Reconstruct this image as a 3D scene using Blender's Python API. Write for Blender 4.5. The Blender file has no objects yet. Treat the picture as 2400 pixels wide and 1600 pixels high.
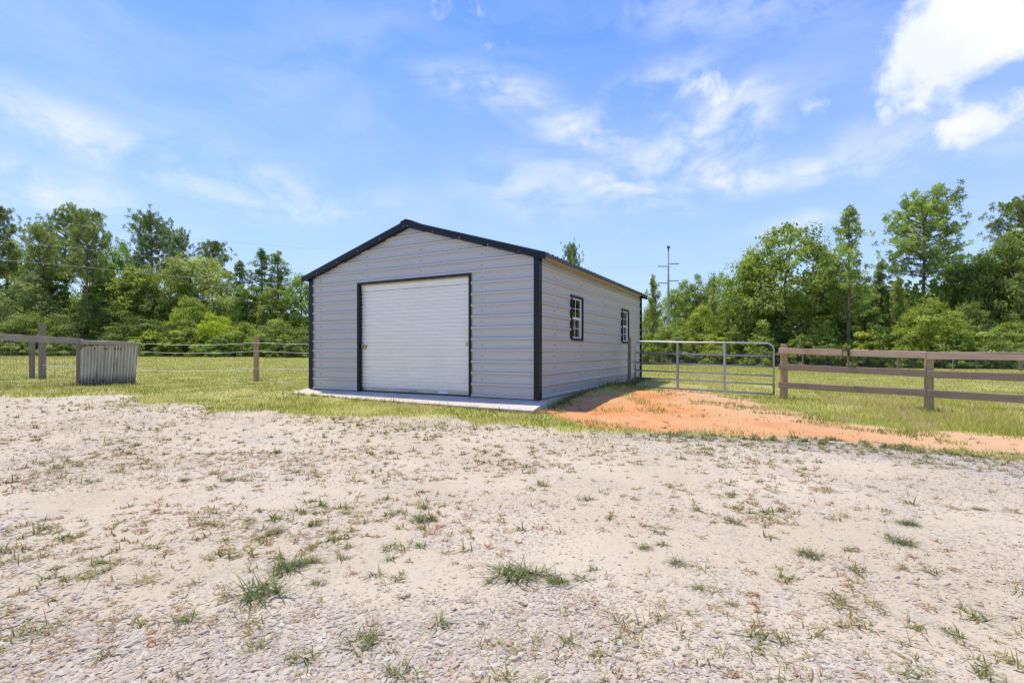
import bpy, math, random
import numpy as np
from mathutils import Vector, Matrix

random.seed(7)
rng = np.random.default_rng(7)
R = math.radians
scene = bpy.context.scene
col = scene.collection

# ------------------------------------------------------------------ camera
CAM_H = 1.15
F = 1162.0                       # focal length in photo pixels (2400 wide)
HOR = 824.0                      # horizon row in photo pixels
cam_d = bpy.data.cameras.new("camera")
cam_d.sensor_width = 36.0
cam_d.lens = 36.0 * F / 2400.0
cam_d.shift_y = (HOR - 800.0) / 2400.0
cam_d.clip_start = 0.05
cam_d.clip_end = 3000.0
cam = bpy.data.objects.new("camera", cam_d)
cam.location = (0, 0, CAM_H)
cam.rotation_euler = (R(90), 0, 0)
col.objects.link(cam)
scene.camera = cam

# ------------------------------------------------------------------ world, sun, exposure
SUN_EL, SUN_AZ = R(73), math.atan2(-0.767, 0.639)     # azimuth from +Y towards +X
SUN_DIR = Vector((math.sin(SUN_AZ) * math.cos(SUN_EL), math.cos(SUN_AZ) * math.cos(SUN_EL), math.sin(SUN_EL)))
world = bpy.data.worlds.new("World")
scene.world = world
world.use_nodes = True


class NT:
    """small helper for building node trees"""
    def __init__(self, tree):
        self.t = tree
        self.n = tree.nodes
        self.l = tree.links

    def new(self, typ, **kw):
        n = self.n.new(typ)
        for k, v in kw.items():
            setattr(n, k, v)
        return n

    def put(self, sock, v):
        if isinstance(v, bpy.types.NodeSocket):
            self.l.new(v, sock)
        elif v is not None:
            sock.default_value = v

    def math(self, op, a, b=None, c=None, clamp=False):
        n = self.new('ShaderNodeMath', operation=op)
        n.use_clamp = clamp
        for i, v in enumerate((a, b, c)):
            self.put(n.inputs[i], v)
        return n.outputs[0]

    def vmath(self, op, a, b=None):
        n = self.new('ShaderNodeVectorMath', operation=op)
        self.put(n.inputs[0], a)
        if b is not None:
            self.put(n.inputs[1], b)
        return n

    def noise(self, vec, scale, detail=4.0, rough=0.5, dist=0.0):
        n = self.new('ShaderNodeTexNoise')
        self.put(n.inputs['Vector'], vec)
        n.inputs['Scale'].default_value = scale
        n.inputs['Detail'].default_value = detail
        n.inputs['Roughness'].default_value = rough
        n.inputs['Distortion'].default_value = dist
        return n.outputs['Fac']

    def range(self, v, a, b, c=0.0, d=1.0, smooth=True):
        n = self.new('ShaderNodeMapRange')
        n.interpolation_type = 'SMOOTHSTEP' if smooth else 'LINEAR'
        self.put(n.inputs['Value'], v)
        for k, x in (('From Min', a), ('From Max', b), ('To Min', c), ('To Max', d)):
            n.inputs[k].default_value = x
        return n.outputs['Result']

    def mix(self, f, a, b, blend='MIX'):
        n = self.new('ShaderNodeMix', data_type='RGBA', blend_type=blend)
        self.put(n.inputs[0], f)
        for i, v in ((6, a), (7, b)):
            self.put(n.inputs[i], (*v, 1.0) if isinstance(v, tuple) and len(v) == 3 else v)
        return n.outputs[2]

    def mapping(self, vec, scale=(1, 1, 1), rot=(0, 0, 0), loc=(0, 0, 0)):
        n = self.new('ShaderNodeMapping')
        self.put(n.inputs['Vector'], vec)
        n.inputs['Scale'].default_value = scale
        n.inputs['Rotation'].default_value = rot
        n.inputs['Location'].default_value = loc
        return n.outputs[0]

    def bump(self, h, strength, dist):
        n = self.new('ShaderNodeBump')
        n.inputs['Strength'].default_value = strength
        n.inputs['Distance'].default_value = dist
        self.put(n.inputs['Height'], h)
        return n.outputs[0]


SKY_STRENGTH = 0.09


def build_world():
    w = NT(world.node_tree)
    w.n.clear()
    out = w.new('ShaderNodeOutputWorld')
    bg = w.new('ShaderNodeBackground')
    bg.inputs['Strength'].default_value = SKY_STRENGTH
    sky = w.new('ShaderNodeTexSky', sky_type='NISHITA')
    sky.sun_disc = False
    sky.sun_elevation = SUN_EL
    sky.sun_rotation = SUN_AZ
    sky.air_density = 1.0
    sky.dust_density = 0.6
    sky.ozone_density = 1.6
    hs = w.new('ShaderNodeHueSaturation')
    hs.inputs['Hue'].default_value = 0.507
    hs.inputs['Saturation'].default_value = 1.12
    hs.inputs['Value'].default_value = 1.45
    w.l.new(w.mix(1.0, sky.outputs[0], (.84, 1.17, 1.66), 'MULTIPLY'), hs.inputs['Color'])
    # direction of view as azimuth / elevation, in radians
    geo = w.new('ShaderNodeNewGeometry')
    d = w.vmath('SCALE', geo.outputs['Incoming'])
    d.inputs['Scale'].default_value = -1.0
    sp = w.new('ShaderNodeSeparateXYZ')
    w.l.new(d.outputs[0], sp.inputs[0])
    az = w.math('ARCTAN2', sp.outputs[0], sp.outputs[1])
    el = w.math('ARCSINE', sp.outputs[2])
    cb = w.new('ShaderNodeCombineXYZ')
    w.l.new(az, cb.inputs[0])
    w.l.new(el, cb.inputs[1])
    P = cb.outputs[0]

    def ae(x, y):
        u, v = (x * 1.0204 - 1200) / F, (HOR - y * 1.0204) / F
        a = math.atan(u)
        return a, math.atan(v * math.cos(a))

    def blob(x, y, rx, ry, rot, amp):
        a, e = ae(x, y)
        m = w.mapping(P, loc=(-a, -e, 0))
        m = w.mapping(m, rot=(0, 0, rot))
        m = w.mapping(m, scale=(1 / rx, 1 / ry, 0))
        ln = w.vmath('LENGTH', m).outputs['Value']
        return w.range(ln, 1.0, 0.0, 0.0, amp)

    def total(lst):
        t = None
        for b in lst:
            v = blob(*b)
            t = v if t is None else w.math('MAXIMUM', t, v)
        return t
    puffy = total([
        (2290, 15, .27, .125, -.42, 1.7), (2140, 95, .16, .09, -.42, 1.1), (2330, 85, .14, .06, -.4, 1.0), (2040, 160, .14, .055, -.2, .62), (1925, 190, .09, .04, -.2, .46),
        (2250, 265, .20, .058, -0.24, .74), (2345, 232, .11, .045, -.15, .68), (1885, 240, .06, .05, 0, .48),
        (1690, 215, .13, .055, -0.15, .55), (1610, 200, .14, .07, .1, .42),
        (1140, 92, .08, .06, -0.1, .34), (1010, 22, .14, .055, 0.1, .30), (1085, 15, .09, .05, 0, .30)])
    wispy = total([
        (1350, 300, .19, .06, 0.12, .90), (1640, 308, .20, .09, -0.3, 1.0), (1480, 235, .22, .08, -.35, .68), (1560, 380, .28, .09, -.1, .75),
        (1430, 430, .22, .06, 0.25, .85), (1750, 412, .32, .042, 0.02, .80), (1120, 205, .24, .055, 0.12, .66),
        (2050, 385, .26, .04, 0.05, .60), (1650, 30, .30, .06, 0.15, .45), (280, 350, .36, .065, 0.22, .70), (60, 420, .30, .06, .1, .65), (520, 400, .35, .07, .12, .4),
        (700, 150, .35, .06, -0.5, .16), (600, 450, .40, .07, 0.0, .5), (1900, 490, .18, .03, -0.15, .55), (2100, 330, .25, .08, 0, .45),
        (1250, 420, .25, .11, .1, .55)])
    warp = w.new('ShaderNodeTexNoise')
    w.put(warp.inputs['Vector'], P)
    warp.inputs['Scale'].default_value = 5.0
    warp.inputs['Detail'].default_value = 3.0
    wv = w.vmath('SUBTRACT', warp.outputs['Color'], (0.5, 0.5, 0.5))
    wv2 = w.vmath('SCALE', wv.outputs[0])
    wv2.inputs['Scale'].default_value = 0.10
    PW = w.vmath('ADD', P, wv2.outputs[0]).outputs[0]
    n1 = w.noise(P, 9.0, 9.0, 0.56, 0.15)
    n2 = w.noise(w.mapping(PW, scale=(1.0, 2.4, 1.0), rot=(0, 0, 0.25)), 5.0, 9.0, 0.60, 0.5)
    n3 = w.noise(w.mapping(PW, scale=(1.0, 3.2, 1.0)), 2.2, 7.0, 0.6, 0.8)
    n5 = w.noise(PW, 22.0, 8.0, 0.62, 0.3)
    nn = w.math('ADD', w.math('MULTIPLY', w.math('SUBTRACT', n1, 0.5), 1.9), w.math('MULTIPLY', w.math('SUBTRACT', n5, 0.5), 1.5))
    dp = w.range(w.math('ADD', puffy, nn), 0.20, 0.98)
    dp = w.math('MULTIPLY', dp, w.range(puffy, 0.03, 0.42))
    dw = w.math('MULTIPLY', wispy, w.range(w.math('ADD', n2, w.math('MULTIPLY', w.math('SUBTRACT', n5, 0.5), .25)), 0.36, 0.66))
    dh = w.math('MULTIPLY', w.range(n3, 0.38, 0.76), 0.17)           # thin veil over the whole sky
    dens = w.math('MAXIMUM', dp, w.math('ADD', dw, dh, clamp=True))
    low = w.range(el, 0.05, 0.68, 0.80, 0.0, smooth=False)              # milky air towards the horizon
    k = 1.0 / SKY_STRENGTH
    c0 = w.mix(low, hs.outputs[0], (0.54 * k, 0.67 * k, 0.86 * k))
    n4 = w.noise(P, 6.0, 5.0, 0.5, 0.0)
    cl = w.mix(w.range(n4, 0.35, 0.65), (0.74 * k, 0.80 * k, 0.88 * k), (0.90 * k, 0.89 * k, 0.87 * k))
    c1 = w.mix(dens, c0, cl)
    w.l.new(c1, bg.inputs['Color'])
    w.l.new(bg.outputs[0], out.inputs[0])


build_world()
sun_d = bpy.data.lights.new("sun", 'SUN')
sun_d.energy = 4.3
sun_d.angle = R(0.53)
sun_d.color = (1.0, 0.925, 0.80)
sun = bpy.data.objects.new("sun", sun_d)
sun.rotation_euler = SUN_DIR.to_track_quat('Z', 'Y').to_euler()
sun.location = (0, 0, 40)
col.objects.link(sun)
vs = scene.view_settings
vs.view_transform = 'Standard'
vs.look = 'None'
vs.gamma = 1.0
vs.use_curve_mapping = False
vs.exposure = 0.25
scene.render.engine = 'CYCLES'
scene.cycles.use_denoising = True
scene.cycles.use_adaptive_sampling = False
scene.cycles.filter_width = 1.15
scene.cycles.sample_clamp_indirect = 6.0
scene.cycles.max_bounces = 8
scene.cycles.transparent_max_bounces = 12

# ------------------------------------------------------------------ object helpers


def tag(o, label=None, cat=None, group=None, kind=None):
    if label:
        o['label'] = label
    if cat:
        o['category'] = cat
    if group:
        o['group'] = group
    if kind:
        o['kind'] = kind
    return o


def empty(name, loc, rz=0.0):
    o = bpy.data.objects.new(name, None)
    o.empty_display_size = 0.2
    o.location = loc
    o.rotation_euler = (0, 0, rz)
    col.objects.link(o)
    return o


def link_mesh(name, me, parent=None, mat=None):
    o = bpy.data.objects.new(name, me)
    if mat and not me.materials:
        me.materials.append(mat)
    col.objects.link(o)
    if parent:
        o.parent = parent
    return o


def np_mesh(name, V, faces, tint=None, attrs=None, smooth=False):
    """V (n,3); faces = list of int arrays (m,k), one per face size"""
    me = bpy.data.meshes.new(name)
    V = np.asarray(V, dtype=np.float32).reshape(-1, 3)
    me.vertices.add(len(V))
    me.vertices.foreach_set('co', V.ravel())
    loops, starts, pos = [], [], 0
    for f in faces:
        f = np.asarray(f, dtype=np.int32)
        if f.size == 0:
            continue
        m, k = f.shape
        loops.append(f.ravel())
        starts.append(pos + np.arange(m, dtype=np.int32) * k)
        pos += m * k
    L = np.concatenate(loops)
    S = np.concatenate(starts)
    me.loops.add(len(L))
    me.loops.foreach_set('vertex_index', L)
    me.polygons.add(len(S))
    me.polygons.foreach_set('loop_start', S)
    me.polygons.foreach_set('use_smooth', np.full(len(S), bool(smooth)))
    if tint is not None:
        a = me.attributes.new('tint', 'FLOAT', 'POINT')
        a.data.foreach_set('value', np.asarray(tint, dtype=np.float32))
    for k, v in (attrs or {}).items():
        a = me.attributes.new(k, 'FLOAT', 'POINT')
        a.data.foreach_set('value', np.asarray(v, dtype=np.float32))
    me.update(calc_edges=True)
    me.validate()
    return me


class MB:
    """collects simple shapes and builds ONE mesh object"""
    def __init__(self):
        self.v, self.f = [], []

    def add(self, vs_, fs):
        o = len(self.v)
        self.v += [tuple(p) for p in vs_]
        self.f += [tuple(i + o for i in f) for f in fs]

    def box(self, a, b):
        x0, y0, z0 = a
        x1, y1, z1 = b
        self.add([(x0, y0, z0), (x1, y0, z0), (x1, y1, z0), (x0, y1, z0), (x0, y0, z1), (x1, y0, z1), (x1, y1, z1), (x0, y1, z1)],
                 [(0, 3, 2, 1), (4, 5, 6, 7), (0, 1, 5, 4), (1, 2, 6, 5), (2, 3, 7, 6), (3, 0, 4, 7)])

    def hexa(self, p):
        self.add(p, [(0, 3, 2, 1), (4, 5, 6, 7), (0, 1, 5, 4), (1, 2, 6, 5), (2, 3, 7, 6), (3, 0, 4, 7)])

    def tube(self, pts, rad, n=8, caps=True, jit=0.0):
        pts = [Vector(p) for p in pts]
        if not hasattr(rad, '__len__'):
            rad = [rad] * len(pts)
        o = len(self.v)
        up = None
        for i, p in enumerate(pts):
            t = (pts[min(i + 1, len(pts) - 1)] - pts[max(i - 1, 0)]).normalized()
            if up is None:
                up = Vector((0, 0, 1)) if abs(t.z) < 0.9 else Vector((1, 0, 0))
            s = t.cross(up).normalized()
            up = s.cross(t).normalized()
            for k in range(n):
                a = 2 * math.pi * k / n
                r = rad[i] * (1 + jit * (random.random() - .5))
                self.v.append(tuple(p + s * (r * math.cos(a)) + up * (r * math.sin(a))))
        for i in range(len(pts) - 1):
            for k in range(n):
                k2 = (k + 1) % n
                self.f.append((o + i * n + k, o + i * n + k2, o + (i + 1) * n + k2, o + (i + 1) * n + k))
        if caps:
            self.f.append(tuple(o + k for k in reversed(range(n))))
            self.f.append(tuple(o + (len(pts) - 1) * n + k for k in range(n)))

    def mesh(self, name, smooth=False):
        me = bpy.data.meshes.new(name)
        me.from_pydata(self.v, [], self.f)
        if smooth:
            me.polygons.foreach_set('use_smooth', [True] * len(me.polygons))
        me.update()
        return me

    def build(self, name, mat, parent=None, smooth=False, kind=None):
        o = link_mesh(name, self.mesh(name, smooth), parent, mat)
        if kind:
            o['kind'] = kind
        return o


# ------------------------------------------------------------------ numpy noise and terrain
def _hash(ix, iy, seed):
    h = (ix.astype(np.int64) * 374761393 + iy.astype(np.int64) * 668265263 + seed * 974634777) & 0xFFFFFFFF
    h = ((h ^ (h >> 13)) * 1274126177) & 0xFFFFFFFF
    return ((h ^ (h >> 16)) & 0xFFFF) / 65535.0


def vnoise(x, y, seed=0):
    ix, iy = np.floor(x), np.floor(y)
    fx, fy = x - ix, y - iy
    fx = fx * fx * (3 - 2 * fx)
    fy = fy * fy * (3 - 2 * fy)
    a, b = _hash(ix, iy, seed), _hash(ix + 1, iy, seed)
    c, d = _hash(ix, iy + 1, seed), _hash(ix + 1, iy + 1, seed)
    return (a * (1 - fx) + b * fx) * (1 - fy) + (c * (1 - fx) + d * fx) * fy


def fbm(x, y, seed=0, oct_=4):
    s, a, t = 0.0, 0.5, 0.0
    for i in range(oct_):
        s = s + a * vnoise(x, y, seed + i * 17)
        t += a
        x, y, a = x * 2.03 + 5.1, y * 2.03 + 1.7, a * 0.5
    return s / t


CTRL = np.array([
    (0, 0, 0), (-6, 2, 0), (6, 2, 0), (0, 5, 0), (-5, 6, .02), (5, 6, 0), (-14, 6, .04), (12, 4, 0), (-12, -6, 0), (12, -6, 0), (0, -12, 0),
    (-2, 8.4, .03), (1.2, 8.4, .06), (1.55, 10.3, .16), (2.55, 12.2, .20), (3.6, 14.6, .20), (4.6, 16.6, .17), (3.37, 13.7, .11), (6.3, 11.8, .04), (7.94, 9.5, .01), (9.5, 7.4, .0),
    (-5, 12.2, .15), (-8.8, 17, .15), (-13, 15.3, .10), (-12.9, 12.5, .2), (-18.8, 19.5, .12), (-9, 12, .12), (-8, 9, .04), (-22, 12, .2),
    (-24, 55, .9), (-57, 52, 1.15), (-40, 30, .6), (-15, 35, .5), (0, 40, .25), (11, 44, .02), (33, 32, -.03), (20, 25, 0), (30, 90, .4), (-30, 95, 1.2), (60, 60, .2), (-70, 20, .5)])


def _tps_fit():
    X = CTRL[:, :2]
    n = len(X)
    r2 = ((X[:, None] - X[None]) ** 2).sum(-1)
    K = 0.5 * r2 * np.log(r2 + 1e-9) + np.eye(n) * 0.5
    Pm = np.c_[np.ones(n), X]
    A = np.zeros((n + 3, n + 3))
    A[:n, :n] = K
    A[:n, n:] = Pm
    A[n:, :n] = Pm.T
    return np.linalg.solve(A, np.r_[CTRL[:, 2], 0, 0, 0])


_TPS = _tps_fit()


def terrain(x, y):
    x = np.clip(np.asarray(x, dtype=float), -75, 65)
    y = np.clip(np.asarray(y, dtype=float), -14, 98)
    shp = x.shape
    x, y = x.ravel(), y.ravel()
    z = _TPS[-3] + _TPS[-2] * x + _TPS[-1] * y
    for (cx, cy, _), wgt in zip(CTRL, _TPS):
        r2 = (x - cx) ** 2 + (y - cy) ** 2
        z = z + wgt * 0.5 * r2 * np.log(r2 + 1e-9)
    return z.reshape(shp)


def relief(x, y):
    return (fbm(x * 0.9, y * 0.9, 3, 4) - .5) * 0.05 + (fbm(x * 5, y * 5, 9, 2) - .5) * 0.014


def berm(x, y):
    """soil banked up against the slab along the garage side wall"""
    lx = (x - .497) * .881 - (y - 9.41) * .473
    ly = (x - .497) * .473 + (y - 9.41) * .881
    f = lambda v, a, b: np.clip((v - a) / (b - a), 0, 1)
    return .085 * f(lx, .08, .22) * (1 - f(lx, .35, 1.5)) * f(ly, -.1, 1.2) * (1 - f(ly, 7.6, 8.6))


def gz(x, y):
    x, y = np.asarray(x, float), np.asarray(y, float)
    return terrain(x, y) + relief(x, y) + berm(x, y)


def ground_pt(xd, yd):
    """display pixel (2352 wide) of the photo -> point of the terrain"""
    u, v = (xd * 1.0204 - 1200) / F, (HOR - yd * 1.0204) / F
    D = 0.15 / max(1e-4, -v)
    for _ in range(60):
        z = float(gz(np.array([u * D]), np.array([D]))[0])
        Dn = (CAM_H - z) / max(1e-4, -v)
        D = 0.5 * D + 0.5 * min(Dn, 90)
    return u * D, D


def at(xd, D):
    return ((xd * 1.0204 - 1200) / F) * D


def zat(yd, D):
    return CAM_H + (HOR - yd * 1.0204) / F * D


def G(x, y):
    return float(gz(np.array([float(x)]), np.array([float(y)]))[0])


# ------------------------------------------------------------------ ground masks
def proj(lst):
    return [ground_pt(*p) for p in lst]


LOT = [(-45, 15), (-25, 13)] + proj([(0, 906), (200, 908), (290, 912), (400, 928), (540, 944), (700, 952), (900, 960), (1100, 968), (1250, 976), (1350, 985), (1500, 996),
                                    (1700, 1004), (1900, 1015), (2100, 1032), (2352, 1052)]) + [(8.5, 4.0), (14, 1.0), (40, -8), (40, -35), (-45, -35)]
CLAY = proj([(1235, 962), (1270, 938), (1310, 922), (1400, 905), (1500, 893), (1580, 892), (1650, 902), (1700, 915), (1770, 936), (1850, 950), (1960, 972), (2100, 986), (2230, 992), (2352, 1002)]) + \
    [(7.6, 5.1), (7.0, 4.7)] + proj([(2352, 1047), (2100, 1029), (1900, 1013), (1700, 1002), (1500, 994), (1350, 982)])
GRIT = proj([(1290, 976), (1500, 996), (1700, 1003), (1900, 1013), (2100, 1030), (2352, 1050)]) + [(8, 4), (6.5, 3.6)] + proj([(2352, 1105), (2000, 1052), (1700, 1022), (1500, 1012)])


def sdf(poly, x, y):
    """signed distance, positive inside"""
    x, y = np.asarray(x, float), np.asarray(y, float)
    d2 = np.full(x.shape, 1e12)
    ins = np.zeros(x.shape, bool)
    n = len(poly)
    for i in range(n):
        x0, y0 = poly[i]
        x1, y1 = poly[(i + 1) % n]
        ex, ey = x1 - x0, y1 - y0
        t = np.clip(((x - x0) * ex + (y - y0) * ey) / (ex * ex + ey * ey + 1e-12), 0, 1)
        d2 = np.minimum(d2, (x - x0 - t * ex) ** 2 + (y - y0 - t * ey) ** 2)
        c = ((y0 > y) != (y1 > y))
        xi = x0 + (y - y0) * ex / (ey if abs(ey) > 1e-12 else 1e-12)
        ins ^= c & (x < xi)
    return np.where(ins, 1, -1) * np.sqrt(d2)


def sstep(v, a, b):
    t = np.clip((v - a) / (b - a), 0, 1)
    return t * t * (3 - 2 * t)


def masks(x, y):
    n = fbm(x * 1.1, y * 1.1, 21, 4) - .5
    n2 = fbm(x * 3.7, y * 3.7, 31, 3) - .5
    far = sstep(y, 8.0, 11.0) * sstep(x, 0.0, -4.0)
    dl = sdf(LOT, x, y) + n * 1.1 + n2 * 0.5 + far * (fbm(x * .55, y * .8, 23, 4) - .5) * 3.2
    dc = sdf(CLAY, x, y) + n * 1.0 + n2 * 0.6
    dg = sdf(GRIT, x, y) + n2 * 0.3
    lot = sstep(dl, -.28, .40)
    clay = sstep(dc, -.15, .25)
    grit = sstep(dg, -.15, .3)
    return lot, clay, grit, dl, dc


# ------------------------------------------------------------------ materials
def new_mat(name):
    m = bpy.data.materials.new(name)
    m.use_nodes = True
    t = NT(m.node_tree)
    b = t.n.get('Principled BSDF')
    return m, t, b


def coords(t, kind='Object'):
    return t.new('ShaderNodeTexCoord').outputs[kind]


def plain(name, c, rough=0.5, metal=0.0, var=0.12, scale=6.0, spec=0.5, bump=0.0, stretch=(1, 1, 1)):
    m, t, b = new_mat(name)
    P = t.mapping(coords(t), scale=stretch)
    n = t.noise(P, scale, 5.0, 0.6)
    c0 = tuple(x * (1 - var) for x in c)
    c1 = tuple(min(1, x * (1 + var)) for x in c)
    t.put(b.inputs['Base Color'], t.mix(t.range(n, .3, .7), c0, c1))
    t.put(b.inputs['Roughness'], t.range(n, .2, .8, max(0, rough - .08), min(1, rough + .08)))
    b.inputs['Metallic'].default_value = metal
    b.inputs['Specular IOR Level'].default_value = spec
    if bump:
        t.put(b.inputs['Normal'], t.bump(t.noise(P, scale * 8, 4, .6), bump, 0.01))
    return m


def attr(t, name):
    return t.new('ShaderNodeAttribute', attribute_name=name).outputs['Fac']


def ground_material(name):
    m, t, b = new_mat(name)
    P = coords(t)
    lot, clay, grit = attr(t, 'lot'), attr(t, 'clay'), attr(t, 'grit')
    big = t.noise(P, 0.55, 5, .55)
    mid = t.noise(P, 3.2, 6, .62)
    fine = t.noise(P, 38.0, 5, .7)
    # sandy lot with pressed-in stone
    sand = t.mix(t.range(big, .32, .68), (.46, .375, .255), (.53, .445, .325))
    sand = t.mix(t.math('MULTIPLY', t.range(mid, .48, .72), .55), sand, (.42, .37, .295))
    vor = t.new('ShaderNodeTexVoronoi')
    vor.inputs['Scale'].default_value = 42.0
    vor.inputs['Randomness'].default_value = 1.0
    t.l.new(P, vor.inputs['Vector'])
    sep = t.new('ShaderNodeSeparateColor')
    t.l.new(vor.outputs['Color'], sep.inputs[0])
    stone = t.mix(sep.outputs[0], (.29, .255, .20), (.56, .49, .39))
    stone = t.mix(t.range(sep.outputs[1], .86, .9), stone, (.30, .285, .26))
    stone = t.mix(t.range(sep.outputs[2], .88, .92), stone, (.56, .36, .24))
    smask = t.math('MULTIPLY', t.range(vor.outputs['Distance'], .52, .40), t.range(t.math('ADD', t.noise(P, 1.3, 5, .65), t.math('MULTIPLY', grit, .3)), .44, .62))
    lotc = t.mix(t.math('MULTIPLY', smask, .85), sand, stone)
    lotc = t.mix(t.math('MULTIPLY', grit, .40), lotc, t.mix(sep.outputs[1], (.28, .28, .285), (.46, .45, .43)))
    lotc = t.mix(t.range(fine, .55, .70, 0, .75), lotc, (.25, .21, .16))  # dark specks painted in for the shadows among small stones
    # orange clay
    cl = t.mix(t.range(big, .35, .65), (.54, .225, .075), (.59, .31, .14))
    cl = t.mix(t.range(mid, .5, .75, 0, .6), cl, (.60, .37, .21))
    cl = t.mix(t.range(t.noise(P, 1.7, 4, .6), .58, .7, 0, .7), cl, (.50, .18, .055))
    cl = t.mix(t.range(fine, .62, .75, 0, .5), cl, (.36, .18, .09))
    gx = t.new('ShaderNodeSeparateXYZ')
    t.l.new(P, gx.inputs[0])
    cl = t.mix(t.range(t.math('ADD', gx.outputs[0], t.math('MULTIPLY', big, 2.0)), 3.6, 6.4, 0, .8), cl, (.55, .355, .195))   # washed sand mixes in towards the fence
    # lawn soil and thatch
    sw = t.noise(t.mapping(P, scale=(.07, .55, 1)), 1.0, 5, .6)
    gr = t.mix(t.range(mid, .3, .7), (.33, .325, .062), (.42, .39, .105))
    gr = t.mix(t.range(sw, .42, .62, 0, .8), gr, (.54, .475, .165))
    gr = t.mix(t.range(big, .55, .75, 0, .55), gr, (.29, .33, .055))
    gr = t.mix(t.range(t.noise(P, .9, 5, .65), .54, .68, 0, .75), gr, (.46, .34, .19))
    gr = t.mix(t.range(fine, .35, .7, .5, 0), gr, (.16, .17, .05))
    ragged = t.range(t.math('ADD', lot, t.math('MULTIPLY', t.math('SUBTRACT', mid, .5), .9)), .35, .65)
    c = t.mix(ragged, gr, lotc)
    rag2 = t.range(t.math('ADD', clay, t.math('MULTIPLY', t.math('SUBTRACT', mid, .5), .7)), .35, .65)
    c = t.mix(t.math('MULTIPLY', rag2, t.math('SUBTRACT', 1.0, t.math('MULTIPLY', ragged, .85))), c, cl)
    t.put(b.inputs['Base Color'], c)
    b.inputs['Roughness'].default_value = 0.95
    b.inputs['Specular IOR Level'].default_value = 0.15
    h = t.math('ADD', t.math('MULTIPLY', fine, .7), t.math('MULTIPLY', smask, .9))
    h = t.math('ADD', h, t.math('MULTIPLY', mid, 1.2))
    t.put(b.inputs['Normal'], t.bump(h, .55, .014))
    return m


def leaf_material(name, transl=0.42, lo=(.85, .92, .7), hi=(2.75, 2.55, 2.2), gloss=.3):
    """colour comes from the object colour, varied per leaf by the 'tint' attribute"""
    m, t, b = new_mat(name)
    oi = t.new('ShaderNodeObjectInfo')
    f = attr(t, 'tint')
    c = t.mix(1.0, oi.outputs['Color'], t.mix(f, lo, hi), 'MULTIPLY')
    b.inputs['Roughness'].default_value = 0.6
    b.inputs['Specular IOR Level'].default_value = gloss
    t.put(b.inputs['Base Color'], c)
    tr = t.new('ShaderNodeBsdfTranslucent')
    t.put(tr.inputs['Color'], t.mix(1.0, c, (1.35, 1.45, .7), 'MULTIPLY'))
    mx = t.new('ShaderNodeMixShader')
    mx.inputs[0].default_value = transl
    t.l.new(b.outputs[0], mx.inputs[1])
    t.l.new(tr.outputs[0], mx.inputs[2])
    t.l.new(mx.outputs[0], t.n['Material Output'].inputs[0])
    return m


def grass_material(name, ramp):
    """blade colour picked from the 'tint' attribute along a ramp"""
    m, t, b = new_mat(name)
    cr = t.new('ShaderNodeValToRGB')
    e = cr.color_ramp.elements
    e[0].position, e[0].color = ramp[0][0], (*ramp[0][1], 1)
    e[1].position, e[1].color = ramp[-1][0], (*ramp[-1][1], 1)
    for p, c in ramp[1:-1]:
        x = e.new(p)
        x.color = (*c, 1)
    t.l.new(attr(t, 'tint'), cr.inputs[0])
    c = cr.outputs[0]
    t.put(b.inputs['Base Color'], c)
    b.inputs['Roughness'].default_value = 0.6
    b.inputs['Specular IOR Level'].default_value = 0.2
    tr = t.new('ShaderNodeBsdfTranslucent')
    t.put(tr.inputs['Color'], c)
    mx = t.new('ShaderNodeMixShader')
    mx.inputs[0].default_value = 0.3
    t.l.new(b.outputs[0], mx.inputs[1])
    t.l.new(tr.outputs[0], mx.inputs[2])
    t.l.new(mx.outputs[0], t.n['Material Output'].inputs[0])
    return m


def wood_material(name, c0, c1, dark, axis=0, scale=3.0, bump=.4):
    m, t, b = new_mat(name)
    oi = t.new('ShaderNodeObjectInfo')
    off = t.math('MULTIPLY', oi.outputs['Random'], 37.0)
    cb = t.new('ShaderNodeCombineXYZ')
    for i in range(3):
        t.put(cb.inputs[i], off)
    P = t.vmath('ADD', coords(t), cb.outputs[0]).outputs[0]
    s = [scale * 9] * 3
    s[axis] = scale * .45
    g = t.noise(t.mapping(P, scale=tuple(s)), 1.0, 6, .62, 1.2)
    blot = t.noise(P, 2.2, 4, .6)
    c = t.mix(t.range(g, .3, .7), c0, c1)
    c = t.mix(t.range(g, .54, .70, 0, .9), c, dark)
    c = t.mix(t.range(blot, .5, .75, 0, .5), c, dark)
    vs_ = [3.0] * 3
    vs_[axis] = 1.7
    vo = t.new('ShaderNodeTexVoronoi')
    vo.inputs['Scale'].default_value = 2.0
    t.l.new(t.mapping(P, scale=tuple(vs_)), vo.inputs['Vector'])
    c = t.mix(t.range(vo.outputs['Distance'], .07, .03, 0, .85), c, tuple(x * .45 for x in dark))      # knots
    t.put(b.inputs['Base Color'], c)
    b.inputs['Roughness'].default_value = .85
    b.inputs['Specular IOR Level'].default_value = .2
    t.put(b.inputs['Normal'], t.bump(g, bump, .01))
    return m


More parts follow.
